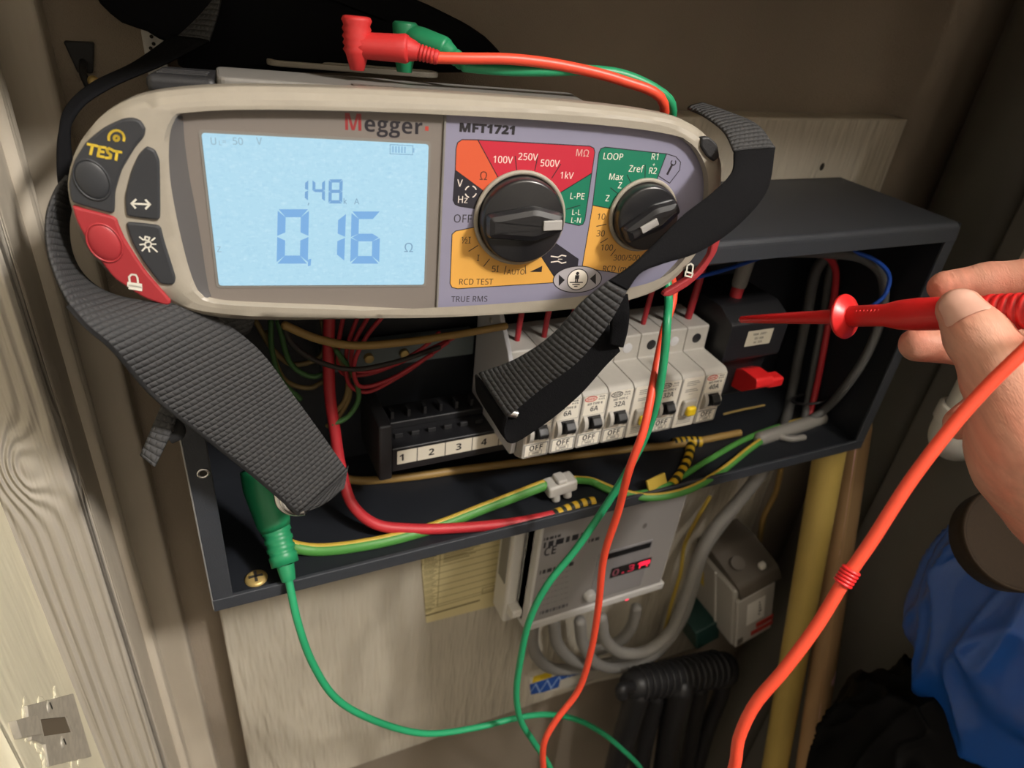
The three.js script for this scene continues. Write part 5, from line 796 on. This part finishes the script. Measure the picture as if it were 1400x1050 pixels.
// ---------------------------------------------------------------- the hand
{
  const T = [P(1312, 424, .279), P(1338, 462, .272), P(1378, 520, .263), P(1440, 620, .255)];
  const I = [P(1292, 392, .318), P(1350, 385, .312), P(1425, 380, .302), P(1520, 400, .29)];
  const Md = [P(1253, 471, .318), P(1320, 473, .315), P(1410, 460, .306), P(1520, 470, .29)];
  const R = [P(1314, 578, .298), P(1342, 560, .31), P(1400, 545, .306), P(1510, 560, .285)];
  const W = P(1570, 690, .25), F = P(1900, 960, .235);
  const bones = [[T[0], T[1], 0.0088, 0.0108], [T[1], T[2], 0.0108, 0.0135], [T[2], T[3], 0.0145, 0.021], [T[3], W, 0.024, 0.027]];
  const fingers = [[I[0], I[1], 0.0074, 0.0083], [I[1], I[2], 0.0083, 0.0092], [I[2], I[3], 0.0092, 0.0115]];
  const mids = [[Md[0], Md[1], 0.0078, 0.0086], [Md[1], Md[2], 0.0086, 0.0094], [Md[2], Md[3], 0.0094, 0.0115]];
  const ring = [[R[0], R[1], 0.0072, 0.008], [R[1], R[2], 0.008, 0.0092], [R[2], R[3], 0.0092, 0.011]];
  const palm = [[P(1406, 586, .262), P(1475, 655, .256), 0.019, 0.025], [P(1412, 632, .258), P(1510, 715, .252), 0.019, 0.026], [I[3], W, 0.013, 0.024], [Md[3], W, 0.013, 0.025], [R[3], W, 0.013, 0.024], [W, F, 0.029, 0.04]];
  const f = (p) => {
    let d = 1e9; for (const b of palm) d = smin(d, capsule(p, b[0], b[1], b[2], b[3]), 0.012);
    let th = 1e9; for (const b of bones) th = smin(th, capsule(p, b[0], b[1], b[2], b[3]), 0.006);
    const ch = (l) => { let q = 1e9; for (const b of l) q = smin(q, capsule(p, b[0], b[1], b[2], b[3]), 0.003); return q; };
    d = smin(d, th, 0.007); const fi = ch(fingers), mi = ch(mids), ri = ch(ring);
    d = smin(d, fi, 0.0035); d = smin(d, mi, 0.0035); d = smin(d, ri, 0.0035);
    return d;
  };
  // creases across the thumb knuckle
  const tdir = T[2].clone().sub(T[0]).normalize();
  const g = (p) => {
    let d = f(p); if (p.distanceTo(T[1]) < 0.022) { const s = p.clone().sub(T[1]).dot(tdir), w = p.distanceTo(T[1]); const fade = Math.max(0, 1 - w / 0.022); for (const [o, k] of [[-0.0015, 0.5], [0.0015, 0.7], [0.0045, 0.8], [0.0075, 0.5]]) d += 0.00055 * k * fade * Math.exp(-(((s - o + 0.0008 * Math.sin(w * 500)) / 0.0006) ** 2)); }
    return d + 0.00022 * N3(p.x * 260, p.y * 260, p.z * 260) + 0.0005 * N3(p.x * 80, p.y * 80, p.z * 80);
  };
  const all = [...T, ...I, ...Md, ...R, P(1400, 590, .262), P(1500, 730, .252), P(1750, 880, .243)]; const lo = V(9, 9, 9), hi = V(-9, -9, -9); all.forEach((p) => { lo.min(p); hi.max(p); }); lo.addScalar(-0.034); hi.addScalar(0.034);
  const geo = surfaceNet(g, lo, hi, 0.0017);
  boxUV(geo); const geo2 = mergeVertices(geo, 1e-6); const pp = geo.attributes.position, uv = new Float32Array(pp.count * 2); for (let i = 0; i < pp.count; i++) { uv[2 * i] = pp.getX(i) + pp.getZ(i) * 0.5; uv[2 * i + 1] = pp.getY(i) + pp.getZ(i) * 0.3; } geo.setAttribute('uv', new THREE.BufferAttribute(uv, 2));
  const skinTex = dataTex(512, (x, y) => { const b = fbm(x, y, 6, 6, 2), c = fbm(x, y, 30, 30, 5), v = 1 + 0.06 * c; return [clamp8(218 * v + 6 * b), clamp8((154 - 18 * b) * v), clamp8((132 - 18 * b) * v)]; }, true, 12);
  const skin = phys({ map: skinTex, roughness: 0.5, sheen: 0.15, sheenRoughness: 0.5, bumpMap: fine, bumpScale: 0.00018 });
  const person = mesh('person', geo, skin); tag(person, "bare hand of a person gripping the red probe between thumb and fingers", 'person');
  // thumbnail lying on the back of the thumb end
  const up = CAM.clone().sub(T[0]).normalize(), ax = T[0].clone().sub(T[1]).normalize(), n = up.addScaledVector(ax, -up.dot(ax)).normalize().addScaledVector(V(0, 1, 0), 0.25).normalize(), sd = ax.clone().cross(n).normalize(), nn = sd.clone().cross(ax).normalize();
  const nv = [], ni = [], NU = 12, NV = 14, o = T[0].clone();
  const skinAt = (c, dir) => { let a = 0.003, b = 0.018; for (let k = 0; k < 22; k++) { const m = (a + b) / 2; if (f(c.clone().addScaledVector(dir, m)) < 0) a = m; else b = m; } return a; };
  for (const lay of [0, 1]) for (let j = 0; j <= NV; j++) for (let i = 0; i <= NU; i++) {
    const s = (i / NU) * 2 - 1, tt = j / NV, wv = (tt < 0.25 ? 0.72 + 0.28 * Math.sqrt(1 - ((0.25 - tt) / 0.25) ** 2) : 1) * (tt > 0.8 ? Math.sqrt(Math.max(0.12, 1 - ((tt - 0.8) / 0.2) ** 2 * 0.75)) : 1);
    const an = s * 0.86 * wv, al = -0.0085 + tt * 0.0118, c = o.clone().addScaledVector(ax, al), dir = sd.clone().multiplyScalar(Math.sin(an)).addScaledVector(nn, Math.cos(an)).addScaledVector(ax, Math.max(0, al) * 90 * 0.8).normalize();
    const rr = skinAt(c, dir) + (lay ? 0.0009 - 0.0006 * Math.abs(s) ** 4 : -0.0006), q = c.addScaledVector(dir, rr); nv.push(q.x, q.y, q.z);
  }
  const NP = (NU + 1) * (NV + 1); for (const lay of [0, 1]) for (let j = 0; j < NV; j++) for (let i = 0; i < NU; i++) { const a = lay * NP + j * (NU + 1) + i, b = a + 1, c = a + NU + 1, d = c + 1; lay ? ni.push(a, b, c, b, d, c) : ni.push(a, c, b, b, c, d); }
  const ng = new THREE.BufferGeometry(); ng.setAttribute('position', new THREE.Float32BufferAttribute(nv, 3)); ng.setIndex(ni); ng.computeVertexNormals();
  mesh('thumbnail', ng, phys({ color: rgb(0.78, 0.46, 0.37), roughness: 0.28, clearcoat: 0.2 }), person);
}
renderer.render(scene, camera);
